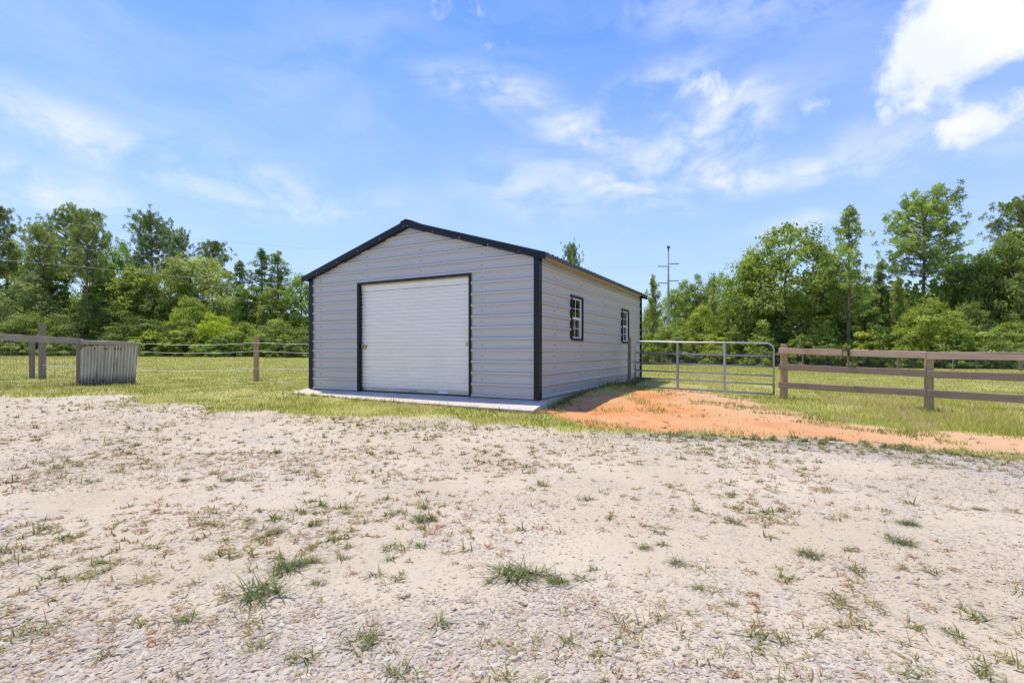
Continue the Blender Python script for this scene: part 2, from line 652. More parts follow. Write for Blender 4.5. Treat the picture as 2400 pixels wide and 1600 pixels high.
def siding_material(name, c):
    m, t, b = new_mat(name)
    P = coords(t)
    st = t.noise(t.mapping(P, scale=(.25, .25, 5.0)), 2.0, 5, .6)
    bl = t.noise(P, 1.1, 5, .6)
    sp = t.noise(P, 60, 3, .6)
    cc = t.mix(t.range(st, .3, .7), tuple(x * .97 for x in c), tuple(x * 1.03 for x in c))
    cc = t.mix(t.range(bl, .5, .8, 0, .10), cc, (.50, .44, .38))
    geo = t.new('ShaderNodeSeparateXYZ')
    t.l.new(P, geo.inputs[0])
    splash = t.math('MULTIPLY', t.range(geo.outputs[2], .45, .0), t.range(sp, .45, .65))       # mud thrown up by rain
    cc = t.mix(t.math('MULTIPLY', splash, .35), cc, (.45, .30, .20))
    t.put(b.inputs['Base Color'], cc)
    t.put(b.inputs['Roughness'], t.range(bl, .3, .7, .34, .46))
    b.inputs['Metallic'].default_value = .25
    t.put(b.inputs['Normal'], t.bump(bl, .08, .02))
    return m


def concrete_material():
    m, t, b = new_mat('concrete')
    P = coords(t)
    a, f = t.noise(P, 1.6, 6, .65), t.noise(P, 40, 4, .6)
    c = t.mix(t.range(a, .3, .7), (.52, .44, .36), (.60, .535, .46))
    c = t.mix(t.range(f, .58, .7, 0, .35), c, (.38, .33, .27))
    t.put(b.inputs['Base Color'], c)
    b.inputs['Roughness'].default_value = .9
    b.inputs['Specular IOR Level'].default_value = .2
    t.put(b.inputs['Normal'], t.bump(f, .25, .004))
    return m


def sheet_material():
    m, t, b = new_mat('weathered_sheet')
    P = coords(t)
    a = t.noise(t.mapping(P, scale=(6, 6, .8)), 1.5, 6, .65)
    r = t.noise(t.mapping(P, scale=(3, 3, .7)), 1.2, 5, .6)
    f = t.noise(P, 30, 4, .7)
    c = t.mix(t.range(a, .3, .7), (.54, .475, .36), (.78, .71, .57))
    c = t.mix(t.range(r, .58, .74, 0, .75), c, (.40, .27, .17))
    c = t.mix(t.range(f, .58, .72, 0, .7), c, (.20, .18, .14))
    g = t.new('ShaderNodeSeparateXYZ')
    t.l.new(P, g.inputs[0])
    c = t.mix(t.math('MULTIPLY', t.range(g.outputs[2], .38, .02), t.range(f, .3, .6)), c, (.16, .155, .10))   # algae and soil at the foot
    t.put(b.inputs['Base Color'], c)
    b.inputs['Roughness'].default_value = .7
    b.inputs['Metallic'].default_value = .1
    t.put(b.inputs['Normal'], t.bump(f, .3, .005))
    return m


def stone_material():
    m, t, b = new_mat('gravel_stone')
    cr = t.new('ShaderNodeValToRGB')
    e = cr.color_ramp.elements
    e[0].position, e[0].color = 0, (.25, .23, .20, 1)
    e[1].position, e[1].color = 1, (.51, .45, .355, 1)
    for p, c in ((.06, (.33, .305, .27)), (.15, (.42, .29, .20)), (.26, (.42, .335, .25)), (.55, (.42, .345, .255)), (.8, (.46, .395, .30))):
        x = e.new(p)
        x.color = (*c, 1)
    t.l.new(attr(t, 'tint'), cr.inputs[0])
    n = t.noise(coords(t), 90, 3, .6)
    t.put(b.inputs['Base Color'], t.mix(t.range(n, .4, .75, 0, .3), cr.outputs[0], (.42, .36, .30)))
    b.inputs['Roughness'].default_value = .85
    b.inputs['Specular IOR Level'].default_value = .25
    return m


def glass_material():
    m, t, b = new_mat('window_glass')
    gl = t.new('ShaderNodeBsdfGlossy')
    gl.inputs['Roughness'].default_value = .02
    tr = t.new('ShaderNodeBsdfTransparent')
    tr.inputs['Color'].default_value = (.40, .42, .42, 1)
    fr = t.new('ShaderNodeFresnel')
    fr.inputs['IOR'].default_value = 1.6
    mx = t.new('ShaderNodeMixShader')
    t.put(mx.inputs[0], t.math('ADD', t.math('MULTIPLY', fr.outputs[0], 1.3), .06, clamp=True))
    t.l.new(tr.outputs[0], mx.inputs[1])
    t.l.new(gl.outputs[0], mx.inputs[2])
    t.l.new(mx.outputs[0], t.n['Material Output'].inputs[0])
    return m


M = {}
M['ground'] = ground_material('ground_cover')
M['leaf'] = leaf_material('leaf')
M['needle'] = leaf_material('needle', .25, (1.0, 1.1, .9), (2.9, 2.7, 2.0), .3)
M['lawn'] = grass_material('lawn_blade', [(0, (.16, .19, .022)), (.35, (.35, .385, .05)), (.65, (.48, .455, .085)), (.85, (.58, .50, .16)), (1, (.62, .50, .25))])
M['weed'] = grass_material('weed_blade', [(0, (.12, .155, .05)), (.3, (.215, .225, .065)), (.55, (.32, .28, .085)), (.75, (.47, .35, .16)), (.9, (.48, .29, .15)), (1, (.32, .14, .09))])
M['pine_bark'] = plain('pine_bark', (.19, .145, .12), .9, var=.35, scale=5, spec=.1, bump=.6, stretch=(1, 1, .3))
M['bark'] = plain('grey_bark', (.13, .115, .095), .9, var=.35, scale=5, spec=.1, bump=.6, stretch=(1, 1, .3))
M['siding'] = siding_material('siding_grey', (.515, .49, .462))
M['door'] = siding_material('door_white', (.86, .82, .75))
M['trim'] = plain('trim_black', (.010, .012, .019), .30, var=.2, scale=3, spec=.28)
M['roof'] = plain('roof_black', (.030, .031, .034), .38, .2, var=.2, scale=3, spec=.6)
M['soffit'] = plain('primer_clay_bounce', (.085, .062, .036), .6, var=.25, scale=3)  # brown primer with the clay's warm reflection put into the colour
M['cream'] = plain('cream_trim', (.72, .60, .42), .5, var=.06)
M['white'] = plain('white_vinyl', (.78, .78, .76), .35, var=.04)
M['glass'] = glass_material()
M['screen'] = plain('insect_screen', (.10, .085, .075), .8, var=.1, scale=40)
M['concrete'] = concrete_material()
M['galv'] = plain('galvanised', (.44, .45, .47), .38, .75, var=.15, scale=14)
M['steel'] = plain('dull_steel', (.42, .41, .38), .4, .8, var=.25, scale=20)
M['screw_paint'] = plain('screw_paint', (.30, .29, .28), .5, var=.1)
M['brass'] = plain('brass', (.52, .36, .13), .35, .8, var=.2, scale=20)
M['black'] = plain('black_plastic', (.022, .022, .024), .45, var=.2)
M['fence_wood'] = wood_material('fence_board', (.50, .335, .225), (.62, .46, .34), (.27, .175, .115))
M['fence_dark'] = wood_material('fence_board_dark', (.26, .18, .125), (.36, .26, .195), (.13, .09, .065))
M['grey_wood'] = wood_material('grey_board', (.33, .26, .20), (.48, .40, .32), (.17, .13, .10))
M['post_wood'] = wood_material('post_timber', (.38, .26, .14), (.52, .37, .22), (.19, .125, .075), axis=2)
M['dark_post'] = wood_material('dark_post_timber', (.24, .165, .11), (.34, .24, .165), (.13, .09, .06), axis=2)
M['grey_post'] = wood_material('grey_post_timber', (.22, .17, .125), (.33, .265, .205), (.11, .085, .062), axis=2)
M['sheet'] = sheet_material()
M['wire'] = plain('fence_wire', (.20, .20, .19), .45, .6, var=.2)
M['rope'] = plain('white_rope', (.80, .79, .74), .7, var=.05)
M['cable'] = plain('aluminium_cable', (.62, .62, .62), .5, .3, var=.1)
M['pole'] = plain('pole_grey', (.30, .29, .28), .8, var=.2, scale=2)
M['insul'] = plain('insulator_grey', (.10, .105, .115), .5, var=.1)
M['stone'] = stone_material()
M['lens'] = plain('amber_lens', (.60, .50, .22), .3, var=.1)


# ------------------------------------------------------------------ ground sheets
def axis_lines(lo, hi, fine0, fine1, step, grow):
    a = list(np.arange(fine0, fine1 + 1e-6, step))
    s, v = step, fine1
    while v < hi:
        s *= grow
        v += s
        a.append(v)
    s, v = step, fine0
    while v > lo:
        s *= grow
        v -= s
        a.insert(0, v)
    return np.array(a)


def build_ground():
    xs = axis_lines(-1200, 1200, -14.5, 10.5, .08, 1.12)
    ys = axis_lines(-300, 1800, 1.2, 16.0, .07, 1.10)
    X, Y = np.meshgrid(xs, ys)
    Z = gz(X, Y)
    lot, clay, grit, dl, dc = masks(X, Y)
    # driveway lips: the clay is a little mound, the lawn stands slightly above the lot
    Z = Z + 0.03 * clay * sstep(dc, 0, 1.2)
    ny, nx = X.shape
    idx = np.arange(ny * nx).reshape(ny, nx)
    q = np.stack([idx[:-1, :-1], idx[:-1, 1:], idx[1:, 1:], idx[1:, :-1]], -1).reshape(-1, 4)
    V = np.stack([X, Y, Z], -1).reshape(-1, 3)
    fl, fc = lot.ravel()[q].mean(1), clay.ravel()[q].mean(1)
    is_lot = fl > .5
    is_clay = (fc > .5) & ~is_lot
    for name, sel, lab in (('pasture', ~is_lot & ~is_clay, 'mown yellow green pasture and lawn behind the gravel'),
                           ('gravel_lot', is_lot, 'pale sandy gravel parking lot with sparse weeds'),
                           ('clay_path', is_clay, 'bare orange clay track in front of the metal gate')):
        f = q[sel]
        used, inv = np.unique(f.ravel(), return_inverse=True)
        me = np_mesh(name, V[used], [inv.reshape(-1, 4)],
                     attrs={'lot': lot.ravel()[used], 'clay': clay.ravel()[used], 'grit': grit.ravel()[used]}, smooth=True)
        o = link_mesh(name, me, None, M['ground'])
        tag(o, lab, None, None, 'structure')


build_ground()


def clay_z(x, y):
    lot, clay, grit, dl, dc = masks(x, y)
    return gz(x, y) + 0.03 * clay * sstep(dc, 0, 1.2)


# ------------------------------------------------------------------ garage
SLAB_Z = CAM_H - .915
C0 = Vector((0.497, 9.41, SLAB_Z))
GA = math.atan2(-.473, .881)
GW, GL, GH = 6.24, 7.9, 2.79
SLOPE = .30
garage = empty('garage', C0, GA)
tag(garage, 'grey corrugated metal garage with black trim and white roll-up door', 'garage')


def g2w(x, y):
    return C0.x + x * .881 + y * .473, C0.y - x * .473 + y * .881


RIB = .2286


def profile(z0, z1, ribh=.027, phase=0.0):
    zs = [(z0, 0.0), (z1, 0.0)]
    k = math.floor((z0 - phase) / RIB) - 1
    while k * RIB + phase < z1 + RIB:
        c = k * RIB + phase
        for dz, h in ((-.042, 0), (-.020, ribh), (.020, ribh), (.042, 0)):
            zs.append((c + dz, h))
        for m in (1, 2):
            c2 = c + m * RIB / 3
            for dz, h in ((-.014, 0), (-.004, .003), (.004, .003), (.014, 0)):
                zs.append((c2 + dz, h))
        k += 1
    zs = sorted(p for p in zs if z0 <= p[0] <= z1)
    return zs


def siding(name, plane, z0, z1, xl, xr, holes=(), off=0.0):
    """horizontal ribbed sheet; xl/xr are functions of z; plane maps (x, out, z) to local space"""
    zs = profile(z0, z1, phase=.03)
    brk = sorted({z for h in holes for z in (h[2], h[3]) if z0 < z < z1})
    for z in brk:
        hh = np.interp(z, [p[0] for p in zs], [p[1] for p in zs])
        zs.append((z, float(hh)))
    zs.sort()
    mb = MB()
    for (a, ha), (b, hb) in zip(zs[:-1], zs[1:]):
        if b - a < 1e-6:
            continue
        zm = (a + b) / 2
        spans = [(lambda z: xl(z), lambda z: xr(z))]
        cuts = sorted([h for h in holes if h[2] <= zm <= h[3]])
        if cuts:
            spans, prev = [], xl
            for h in cuts:
                spans.append((prev, lambda z, v=h[0]: v))
                prev = lambda z, v=h[1]: v
            spans.append((prev, xr))
        for l, r in spans:
            if r(zm) - l(zm) < .004:
                continue
            mb.add([plane(l(a), ha + off, a), plane(r(a), ha + off, a), plane(r(b), hb + off, b), plane(l(b), hb + off, b)], [(0, 1, 2, 3)])
    return mb


front = lambda x, o, z: (x, -o, z)
right = lambda y, o, z: (o, y, z)
back = lambda x, o, z: (-GW - x, GL + o, z)
left = lambda y, o, z: (-GW - o, GL - y, z)
DX0, DX1, DZ = -4.64, -1.515, 2.47            # door opening with its trim, left x, right x, top
roof_under = lambda x: GH + .01 + (GW / 2 - abs(x + GW / 2)) * SLOPE
gab_l = lambda z: -GW + max(0, (z - GH - .01) / SLOPE)
gab_r = lambda z: -max(0, (z - GH - .01) / SLOPE)
courses = [(0.0, .9144), (.9144, 1.8288), (1.8288, 2.7432), (2.7432, 3.6576), (3.6576, 3.735)]
dhole = (DX0, DX1, -1, DZ)
for i, (a, b) in enumerate(courses):
    if b < DZ:
        siding('wall_panel', front, a, b, lambda z: -GW, lambda z: DX0, off=.002 * i).build('wall_panel', M['siding'], garage)
        siding('wall_panel', front, a, b, lambda z: DX1, lambda z: 0.0, off=.002 * i).build('wall_panel', M['siding'], garage)
    else:
        siding('wall_panel', front, a, b, gab_l, gab_r, [dhole], off=.002 * i).build('wall_panel', M['siding'], garage)
    if i < 4:
        siding('wall_panel', back, a, b, lambda z: -GW - gab_r(z) * -1 if False else -GW - gab_r(z) * 0 + max(0, (z - GH) / SLOPE) if z > GH else -GW, lambda z: -max(0, (z - GH) / SLOPE), off=.002 * i).build('wall_panel', M['siding'], garage)
WIN = [(1.65, 2.366, 1.17, 2.15), (5.64, 6.366, 1.17, 2.15)]
for i, (a, b) in enumerate([(0.0, .9144), (.9144, 1.8288), (1.8288, GH)]):
    siding('wall_panel', right, a, b, lambda z: 0.0, lambda z: GL, WIN, off=.002 * i).build('wall_panel', M['siding'], garage)
    siding('wall_panel', left, a, b, lambda z: 0.0, lambda z: GL, off=.002 * i).build('wall_panel', M['siding'], garage)

# corner trims (L sections)
for (x, y, sx, sy) in ((0, 0, 1, -1), (-GW, 0, -1, -1), (0, GL, 1, 1), (-GW, GL, -1, 1)):
    mb = MB()
    w_, t_ = .072, .046
    xa, xb = sorted((x - sx * w_, x + sx * t_))
    ya, yb = sorted((y + sy * .036, y + sy * t_))
    mb.box((xa, ya, .0), (xb, yb, GH))
    xa, xb = sorted((x + sx * .036, x + sx * t_))
    ya, yb = sorted((y - sy * w_, y + sy * .036))
    mb.box((xa, ya, .0), (xb, yb, GH))
    mb.build('corner_trim', M['trim'], garage)

# roof: standing ribbed panels on each slope, butted side by side
OV, OVF = .21, .12
NP = 9
pw = (GL + 2 * OVF) / NP
for s in (0, 1):
    for k in range(NP):
        y0 = -OVF + k * pw
        ys = []
        for j in range(4):
            c = y0 + (j + .5) * pw / 4
            ys += [(c - .05, 0), (c - .022, .02), (c + .022, .02), (c + .05, 0)]
        ys = [(y0 + .001, 0)] + ys + [(y0 + pw - .001, 0)]
        mb = MB()
        xe = OV if s else -GW - OV
        xr = -GW / 2 + (.004 if s else -.004)
        top = []
        for (y, h) in ys:
            top.append((xe, y, roof_under(xe) + .018 + h))
            top.append((xr, y, roof_under(xr) + .018 + h))
        n = len(ys)
        lo = [(p[0], p[1], p[2] - .006) for p in top]
        fs = []
        for j in range(n - 1):
            f = (2 * j, 2 * j + 2, 2 * j + 3, 2 * j + 1)
            fs.append(f)
            fs.append(tuple(reversed([i + 2 * n for i in f])))
            fs.append((2 * j, 2 * j + 2 * n, 2 * j + 2 + 2 * n, 2 * j + 2))
        mb.add(top + lo, fs)
        mb.build('roof_panel', M['roof'], garage)
mb = MB()
xc = -GW / 2
zr = roof_under(xc)
for sgn in (-1, 1):
    mb.hexa([(xc, -OVF - .015, zr + .048), (xc + sgn * .16, -OVF - .015, zr + .048 - .16 * SLOPE), (xc + sgn * .16, GL + OVF, zr + .048 - .16 * SLOPE), (xc, GL + OVF, zr + .048),
             (xc, -OVF - .015, zr + .06), (xc + sgn * .16, -OVF - .015, zr + .06 - .16 * SLOPE), (xc + sgn * .16, GL + OVF, zr + .06 - .16 * SLOPE), (xc, GL + OVF, zr + .06)])
mb.build('ridge_cap', M['roof'], garage)
# gable fascia, front and back: a box section with a lower return that touches the wall
for (yo, yi) in ((-OVF - .012, -.024), (GL + .024, GL + OVF + .012)):
    for sgn in (-1, 1):
        xe = xc + sgn * (GW / 2 + OV)
        za, zb = roof_under(xc) + .030, roof_under(xe) + .030
        mb = MB()
        hgt = .135
        yf0, yf1 = (yo, yo + .02) if yo < 0 else (yi - .02, yi)
        mb.hexa([(xc, yf0, za - hgt), (xe, yf0, zb - hgt), (xe, yf1, zb - hgt), (xc, yf1, za - hgt), (xc, yf0, za), (xe, yf0, zb), (xe, yf1, zb), (xc, yf1, za)])
        mb.build('gable_trim', M['trim'], garage)
        if yo < 0:
            mb = MB()
            xw = xc + sgn * (GW / 2 - .02)
            zw = roof_under(xw) + .030
            mb.hexa([(xc, yf1 + .001, za - hgt + .03), (xw, yf1 + .001, zw - hgt + .03), (xw, -.023, zw - hgt - .01), (xc, -.023, za - hgt - .01),
                     (xc, yf1 + .001, za - hgt + .042), (xw, yf1 + .001, zw - hgt + .042), (xw, -.023, zw - hgt + .003), (xc, -.023, za - hgt + .003)])
            mb.build('soffit', M['trim'], garage)
# eave trim and a wall-top strip with the yellow eave light put into its cream
for sx, x0 in ((1, OV), (-1, -GW - OV)):
    ze = roof_under(OV)
    mb = MB()
    xa, xb = sorted((x0 - sx * .012, x0 + sx * .004))
    mb.box((xa, -OVF + .02, ze - .050), (xb, GL + OVF - .02, ze + .012))
    mb.build('eave_trim', M['roof'], garage)
    mb = MB()
    xi = 0 if sx > 0 else -GW
    zi = roof_under(0)
    mb.hexa([(xi + sx * .03, -OVF + .03, zi - .004), (xi + sx * (OV - .015), -OVF + .03, ze - .003), (xi + sx * (OV - .015), GL + OVF - .03, ze - .003), (xi + sx * .03, GL + OVF - .03, zi - .004),
             (xi + sx * .03, -OVF + .03, zi + .006), (xi + sx * (OV - .015), -OVF + .03, ze + .007), (xi + sx * (OV - .015), GL + OVF - .03, ze + .007), (xi + sx * .03, GL + OVF - .03, zi + .006)])
    mb.build('eave_soffit', M['soffit'], garage)
    mb = MB()
    xw = 0 if sx > 0 else -GW
    xa, xb = sorted((xw + sx * .034, xw + sx * .042))
    mb.box((xa, .08, GH - .05), (xb, GL - .08, GH - .004))
    mb.build('eave_lit_strip', M['cream'], garage)
# screws
mb = MB()
for z in np.arange(.14, 3.7, RIB):
    for x in np.arange(-5.9, 0, 1.55):
        if (DX0 - .03 < x < DX1 + .03 and z < DZ + .05) or z > roof_under(x) - .12:
            continue
        mb.box((x - .006, -.037, z - .006), (x + .006, -.004, z + .006))
    if z < GH - .1:
        for y in np.arange(.75, GL, 1.55):
            if any(w[0] - .06 < y < w[1] + .06 and w[2] - .06 < z < w[3] + .06 for w in WIN):
                continue
            mb.box((.004, y - .006, z - .006), (.037, y + .006, z + .006))
for x in np.arange(.25, GW / 2 + .1, .68):
    for sgn in (-1, 1):
        xx = xc + sgn * (x - .2)
        mb.box((xx - .011, -OVF - .02, roof_under(xx) - .09), (xx + .011, -OVF - .011, roof_under(xx) - .068))
mb.build('screw', M['screw_paint'], garage, kind='stuff')

# door frame, roll-up door
mb = MB()
mb.box((DX0 - .012, -.04, .0), (DX0 + .045, .085, DZ + .0))
mb.build('door_jamb', M['trim'], garage)
mb = MB()
mb.box((DX1 - .034, -.04, .0), (DX1 + .012, .085, DZ + .0))
mb.build('door_jamb', M['trim'], garage)
mb = MB()
mb.box((DX0 - .012, -.04, DZ + .001), (DX1 + .012, .085, DZ + .045))
mb.build('door_head', M['trim'], garage)
door = empty('roll_up_door', (0, 0, 0))
door.parent = garage
xa, xb = DX0 + .047, DX1 - .036
zs = []
z = .085
p = .0795
while z < 2.30:
    zs += [(z, 0.0), (z + p * .26, .0), (z + p * .38, .021), (z + p * .88, .021)]
    z += p
zs.append((z, 0.0))
mb = MB()
yd = .075
for (a, ha), (b, hb) in zip(zs[:-1], zs[1:]):
    mb.add([(xa, yd - ha, a), (xb, yd - ha, a), (xb, yd - hb, b), (xa, yd - hb, b)], [(0, 1, 2, 3)])
mb.build('curtain', M['door'], door)
ztop = z
mb = MB()
mb.box((xa, .050, ztop + .003), (xb, .080, DZ - .035))
mb.build('header_panel', M['door'], door)
mb = MB()
mb.box((xa, .030, DZ - .034), (xb, .080, DZ - .002))
mb.build('brush_seal', M['cream'], door)
mb = MB()
mb.box((xa + .004, .048, .022), (xb - .004, .082, .083))
mb.build('bottom_bar', M['galv'], door)
mb = MB()
mb.box((xa + .004, .052, .002), (xb - .004, .074, .021))
mb.build('bottom_seal', M['black'], door)
mb = MB()
mb.box((xa + .0, .040, .985), (xa + .155, .058, 1.075))
mb.box((xa + .095, .022, 1.005), (xa + .15, .039, 1.055))
lt = mb.build('slide_latch', M['brass'], door)
mb = MB()
mb.box((xa + .03, .012, .995), (xa + .075, .0395, 1.05))
mb.tube([(xa + .035, .02, 1.05), (xa + .04, .02, 1.085), (xa + .065, .02, 1.085), (xa + .07, .02, 1.05)], .006, 6)
mb.build('padlock', M['steel'], lt)
mb = MB()
mb.box((DX0 + .004, -.056, .985), (DX0 + .06, -.041, 1.075))
mb.build('latch_keeper', M['black'], garage)
mb = MB()
mb.box((xb - .125, .042, 1.025), (xb - .003, .058, 1.11))
mb.box((xb - .11, .030, 1.05), (xb - .02, .041, 1.085))
mb.build('slide_latch', M['steel'], door)
mb = MB()
mb.tube([(-3.17, .047, .05), (-3.17, .012, .05), (-2.99, .012, .05), (-2.99, .047, .05)], .010, 6)
mb.build('pull_handle', M['steel'], door)
mb = MB()
mb.box((-2.37, .0455, .034), (-2.13, .0475, .076))
mb.build('label_plate', M['white'], door)

# windows
for (y0, y1, z0, z1) in WIN:
    w = empty('window', (0, 0, 0))
    w.parent = garage
    mb = MB()
    b_ = .045
    for a, b in (((.0, y0 - .012, z0 - .012), (.042, y0 + b_, z1 + .012)), ((.0, y1 - b_, z0 - .012), (.042, y1 + .012, z1 + .012)),
                 ((.0, y0 + b_, z0 - .012), (.042, y1 - b_, z0 + b_)), ((.0, y0 + b_, z1 - b_), (.042, y1 - b_, z1 + .012))):
        mb.box(a, b)
    mb.build('trim_frame', M['trim'], w)
    ya, yb, za, zb = y0 + b_, y1 - b_, z0 + b_, z1 - b_
    f = .030
    zm = (za + zb) / 2
    mb = MB()
    X0, X1 = -.055, .012
    mb.box((X0, ya, za), (X1, ya + f, zb))
    mb.box((X0, yb - f, za), (X1, yb, zb))
    mb.box((X0, ya + f, za), (X1, yb - f, za + f))
    mb.box((X0, ya + f, zb - f), (X1, yb - f, zb))
    mb.build('vinyl_frame', M['white'], w)
    mb = MB()
    mb.box((-.045, ya + f, zm - .025), (.004, yb - f, zm + .025))
    mb.build('meeting_rail', M['white'], w)
    ym = (ya + yb) / 2
    for (zl, zh, dx) in ((zm + .025, zb - f, 0), (za + f, zm - .025, -.018)):
        mb = MB()
        mb.box((-.030 + dx, ym - .0065, zl), (-.012 + dx, ym + .0065, zh))
        zc = (zl + zh) / 2
        mb.box((-.030 + dx, ya + f, zc - .0065), (-.012 + dx, ym - .0065, zc + .0065))
        mb.box((-.030 + dx, ym + .0065, zc - .0065), (-.012 + dx, yb - f, zc + .0065))
        mb.build('muntin', M['white'], w)
        for (pa, pb) in ((ya + f, ym - .0065), (ym + .0065, yb - f)):
            for (qa, qb) in ((zl, zc - .0065), (zc + .0065, zh)):
                mb = MB()
                mb.box((-.024 + dx, pa, qa), (-.019 + dx, pb, qb))
                mb.build('pane', M['glass'], w)
    mb = MB()
    mb.box((-.062, ya + f, za + f), (-.060, yb - f, zm - .025))
    mb.build('insect_screen', M['screen'], w)

# concrete slab with a sloping apron in front of the door
mb = MB()
xl, xr_ = -GW - .22, .09
mb.box((xl, .0, -.30), (xr_, GL + .1, -.012))
lo = -.36
mb.hexa([(xl - .02, -.52, lo), (xr_ + .12, -.66, lo), (xr_ + .08, -.001, lo), (xl, -.001, lo), (xl - .02, -.52, -.105), (xr_ + .12, -.66, -.125), (xr_ + .08, -.001, -.02), (xl, -.001, -.012)])
slab = mb.build('concrete_slab', M['concrete'])
slab.location = C0
slab.rotation_euler = (0, 0, GA)
tag(slab, 'pale concrete slab with sloping apron under the garage', 'slab', kind='structure')


# ------------------------------------------------------------------ boards, posts, tubes between points
def board(name, p0, p1, h, t, mat, parent, seg=8, jit=.004):
    """rough sawn board from p0 to p1 (world), local X along it so the grain follows"""
    p0, p1 = Vector(p0), Vector(p1)
    L = (p1 - p0).length
    mb = MB()
    rings = []
    bow = random.uniform(-1, 1) * .006
    for i in range(seg + 1):
        x = -L / 2 + L * i / seg
        dz = bow * math.sin(math.pi * i / seg)
        j = lambda: random.uniform(-jit, jit)
        o = len(mb.v)
        c = min(t, h) * .16
        mb.v += [(x, -t / 2, -h / 2 + c + dz + j()), (x, -t / 2 + c, -h / 2 + dz), (x, t / 2 - c, -h / 2 + dz), (x, t / 2, -h / 2 + c + dz),
                 (x, t / 2, h / 2 - c + dz), (x, t / 2 - c, h / 2 + dz + j()), (x, -t / 2 + c, h / 2 + dz + j()), (x, -t / 2, h / 2 - c + dz)]
        rings.append(o)
    for a, b in zip(rings[:-1], rings[1:]):
        for k in range(8):
            k2 = (k + 1) % 8
            mb.f.append((a + k, a + k2, b + k2, b + k))
    mb.f.append(tuple(rings[0] + k for k in reversed(range(8))))
    mb.f.append(tuple(rings[-1] + k for k in range(8)))
    o = mb.build(name, mat, parent)
    d = (p1 - p0).normalized()
    o.rotation_euler = d.to_track_quat('X', 'Z').to_euler()
    o.location = (p0 + p1) / 2 - (parent.location if parent else Vector((0, 0, 0)))
    return o


def post(name, x, y, z0, z1, r, mat, parent, lean=(0, 0), square=False):
    mb = MB()
    n = 4 if square else 11
    H = z1 - z0
    pts = [(lean[0] * k, lean[1] * k, H * k) for k in (0, .2, .45, .7, .92, .99, 1)]
    rr = [r * 1.06, r * 1.03, r, r * .98, r * .96, r * .95, r * .86]
    mb.tube(pts, rr, n, jit=.10 if not square else .03)
    o = mb.build(name, mat, parent, smooth=False)
    base = parent.location if parent else Vector((0, 0, 0))
    o.location = Vector((x, y, z0)) - base
    if square:
        o.rotation_euler.z = R(45) + math.atan2(x, y)
    return o


def cable(name, pts, r, mat, parent=None, n=6):
    mb = MB()
    base = parent.location if parent else Vector((0, 0, 0))
    mb.tube([Vector(p) - base for p in pts], r, n)
    return mb.build(name, mat, parent, smooth=True)


def sag(a, b, s, n=12):
    a, b = Vector(a), Vector(b)
    out = []
    for i in range(n + 1):
        t = i / n
        p = a.lerp(b, t)
        p.z -= 4 * s * t * (1 - t)
        out.append(p)
    return out


# ---- wooden rail fence on the right
A = Vector((6.43, 11.72, 0))
B = Vector((7.99, 9.50, 0))
Cc = B + (B - A) * 1.0
D_ = Cc + (B - A) * 1.0
fence = empty('rail_fence', (A.x, A.y, G(A.x, A.y)))
tag(fence, 'brown three-rail wooden fence running right from the metal gate', 'fence')
for i, p_ in enumerate((A, B, Cc, D_)):
    zb = G(p_.x, p_.y)
    post('post', p_.x, p_.y, zb - .1, (1.335 if i == 0 else 1.10), .078 if i == 0 else .074, M['post_wood'], fence, (.0, .0))
dirn = (B - A).normalized()
nrm = Vector((dirn.y, -dirn.x, 0))
if nrm.y > 0:
    nrm = -nrm
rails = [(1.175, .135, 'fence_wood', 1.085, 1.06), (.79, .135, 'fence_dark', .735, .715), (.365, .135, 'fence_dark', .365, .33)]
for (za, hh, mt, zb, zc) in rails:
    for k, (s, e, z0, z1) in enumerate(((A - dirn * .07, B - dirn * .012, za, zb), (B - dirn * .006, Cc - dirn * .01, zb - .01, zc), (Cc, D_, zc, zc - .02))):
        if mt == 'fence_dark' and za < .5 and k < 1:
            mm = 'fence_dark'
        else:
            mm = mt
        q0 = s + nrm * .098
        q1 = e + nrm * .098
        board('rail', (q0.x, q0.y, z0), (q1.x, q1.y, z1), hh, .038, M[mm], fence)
# small solar light hanging on the top rail
lp = A.lerp(B, .50) + nrm * .155
zl = 1.13
light = empty('fence_light', (lp.x, lp.y, zl - .05))
light.rotation_euler.z = math.atan2(dirn.y, dirn.x)
tag(light, 'small black box light with amber lens mounted on the top fence rail', 'light')
mb = MB()
mb.box((-.055, -.018, -.03), (.055, .034, .10))
mb.build('housing', M['black'], light)
mb = MB()
mb.box((-.066, -.04, .101), (.066, .036, .116))
mb.build('cap', M['black'], light)
mb = MB()
mb.box((-.036, -.026, -.022), (-.004, -.0185, .085))
mb.box((.004, -.026, -.022), (.036, -.0185, .085))
mb.build('lens', M['lens'], light)

# ---- galvanised tube gate and its latch post
GP0 = Vector((3.39, 13.62, .205))
GP1 = Vector((6.26, 11.86, .13))
gate = empty('tube_gate', GP0)
tag(gate, 'galvanised six-bar tubular farm gate between garage and wooden fence', 'gate')
gd = (GP1 - GP0)
gl_ = gd.length
gate.rotation_euler.z = math.atan2(gd.y, gd.x)
tl = gd.z                                    # drop of the far end
GHT = 1.22


def gp(x, z):
    return (x, 0, z + tl * x / gl_)


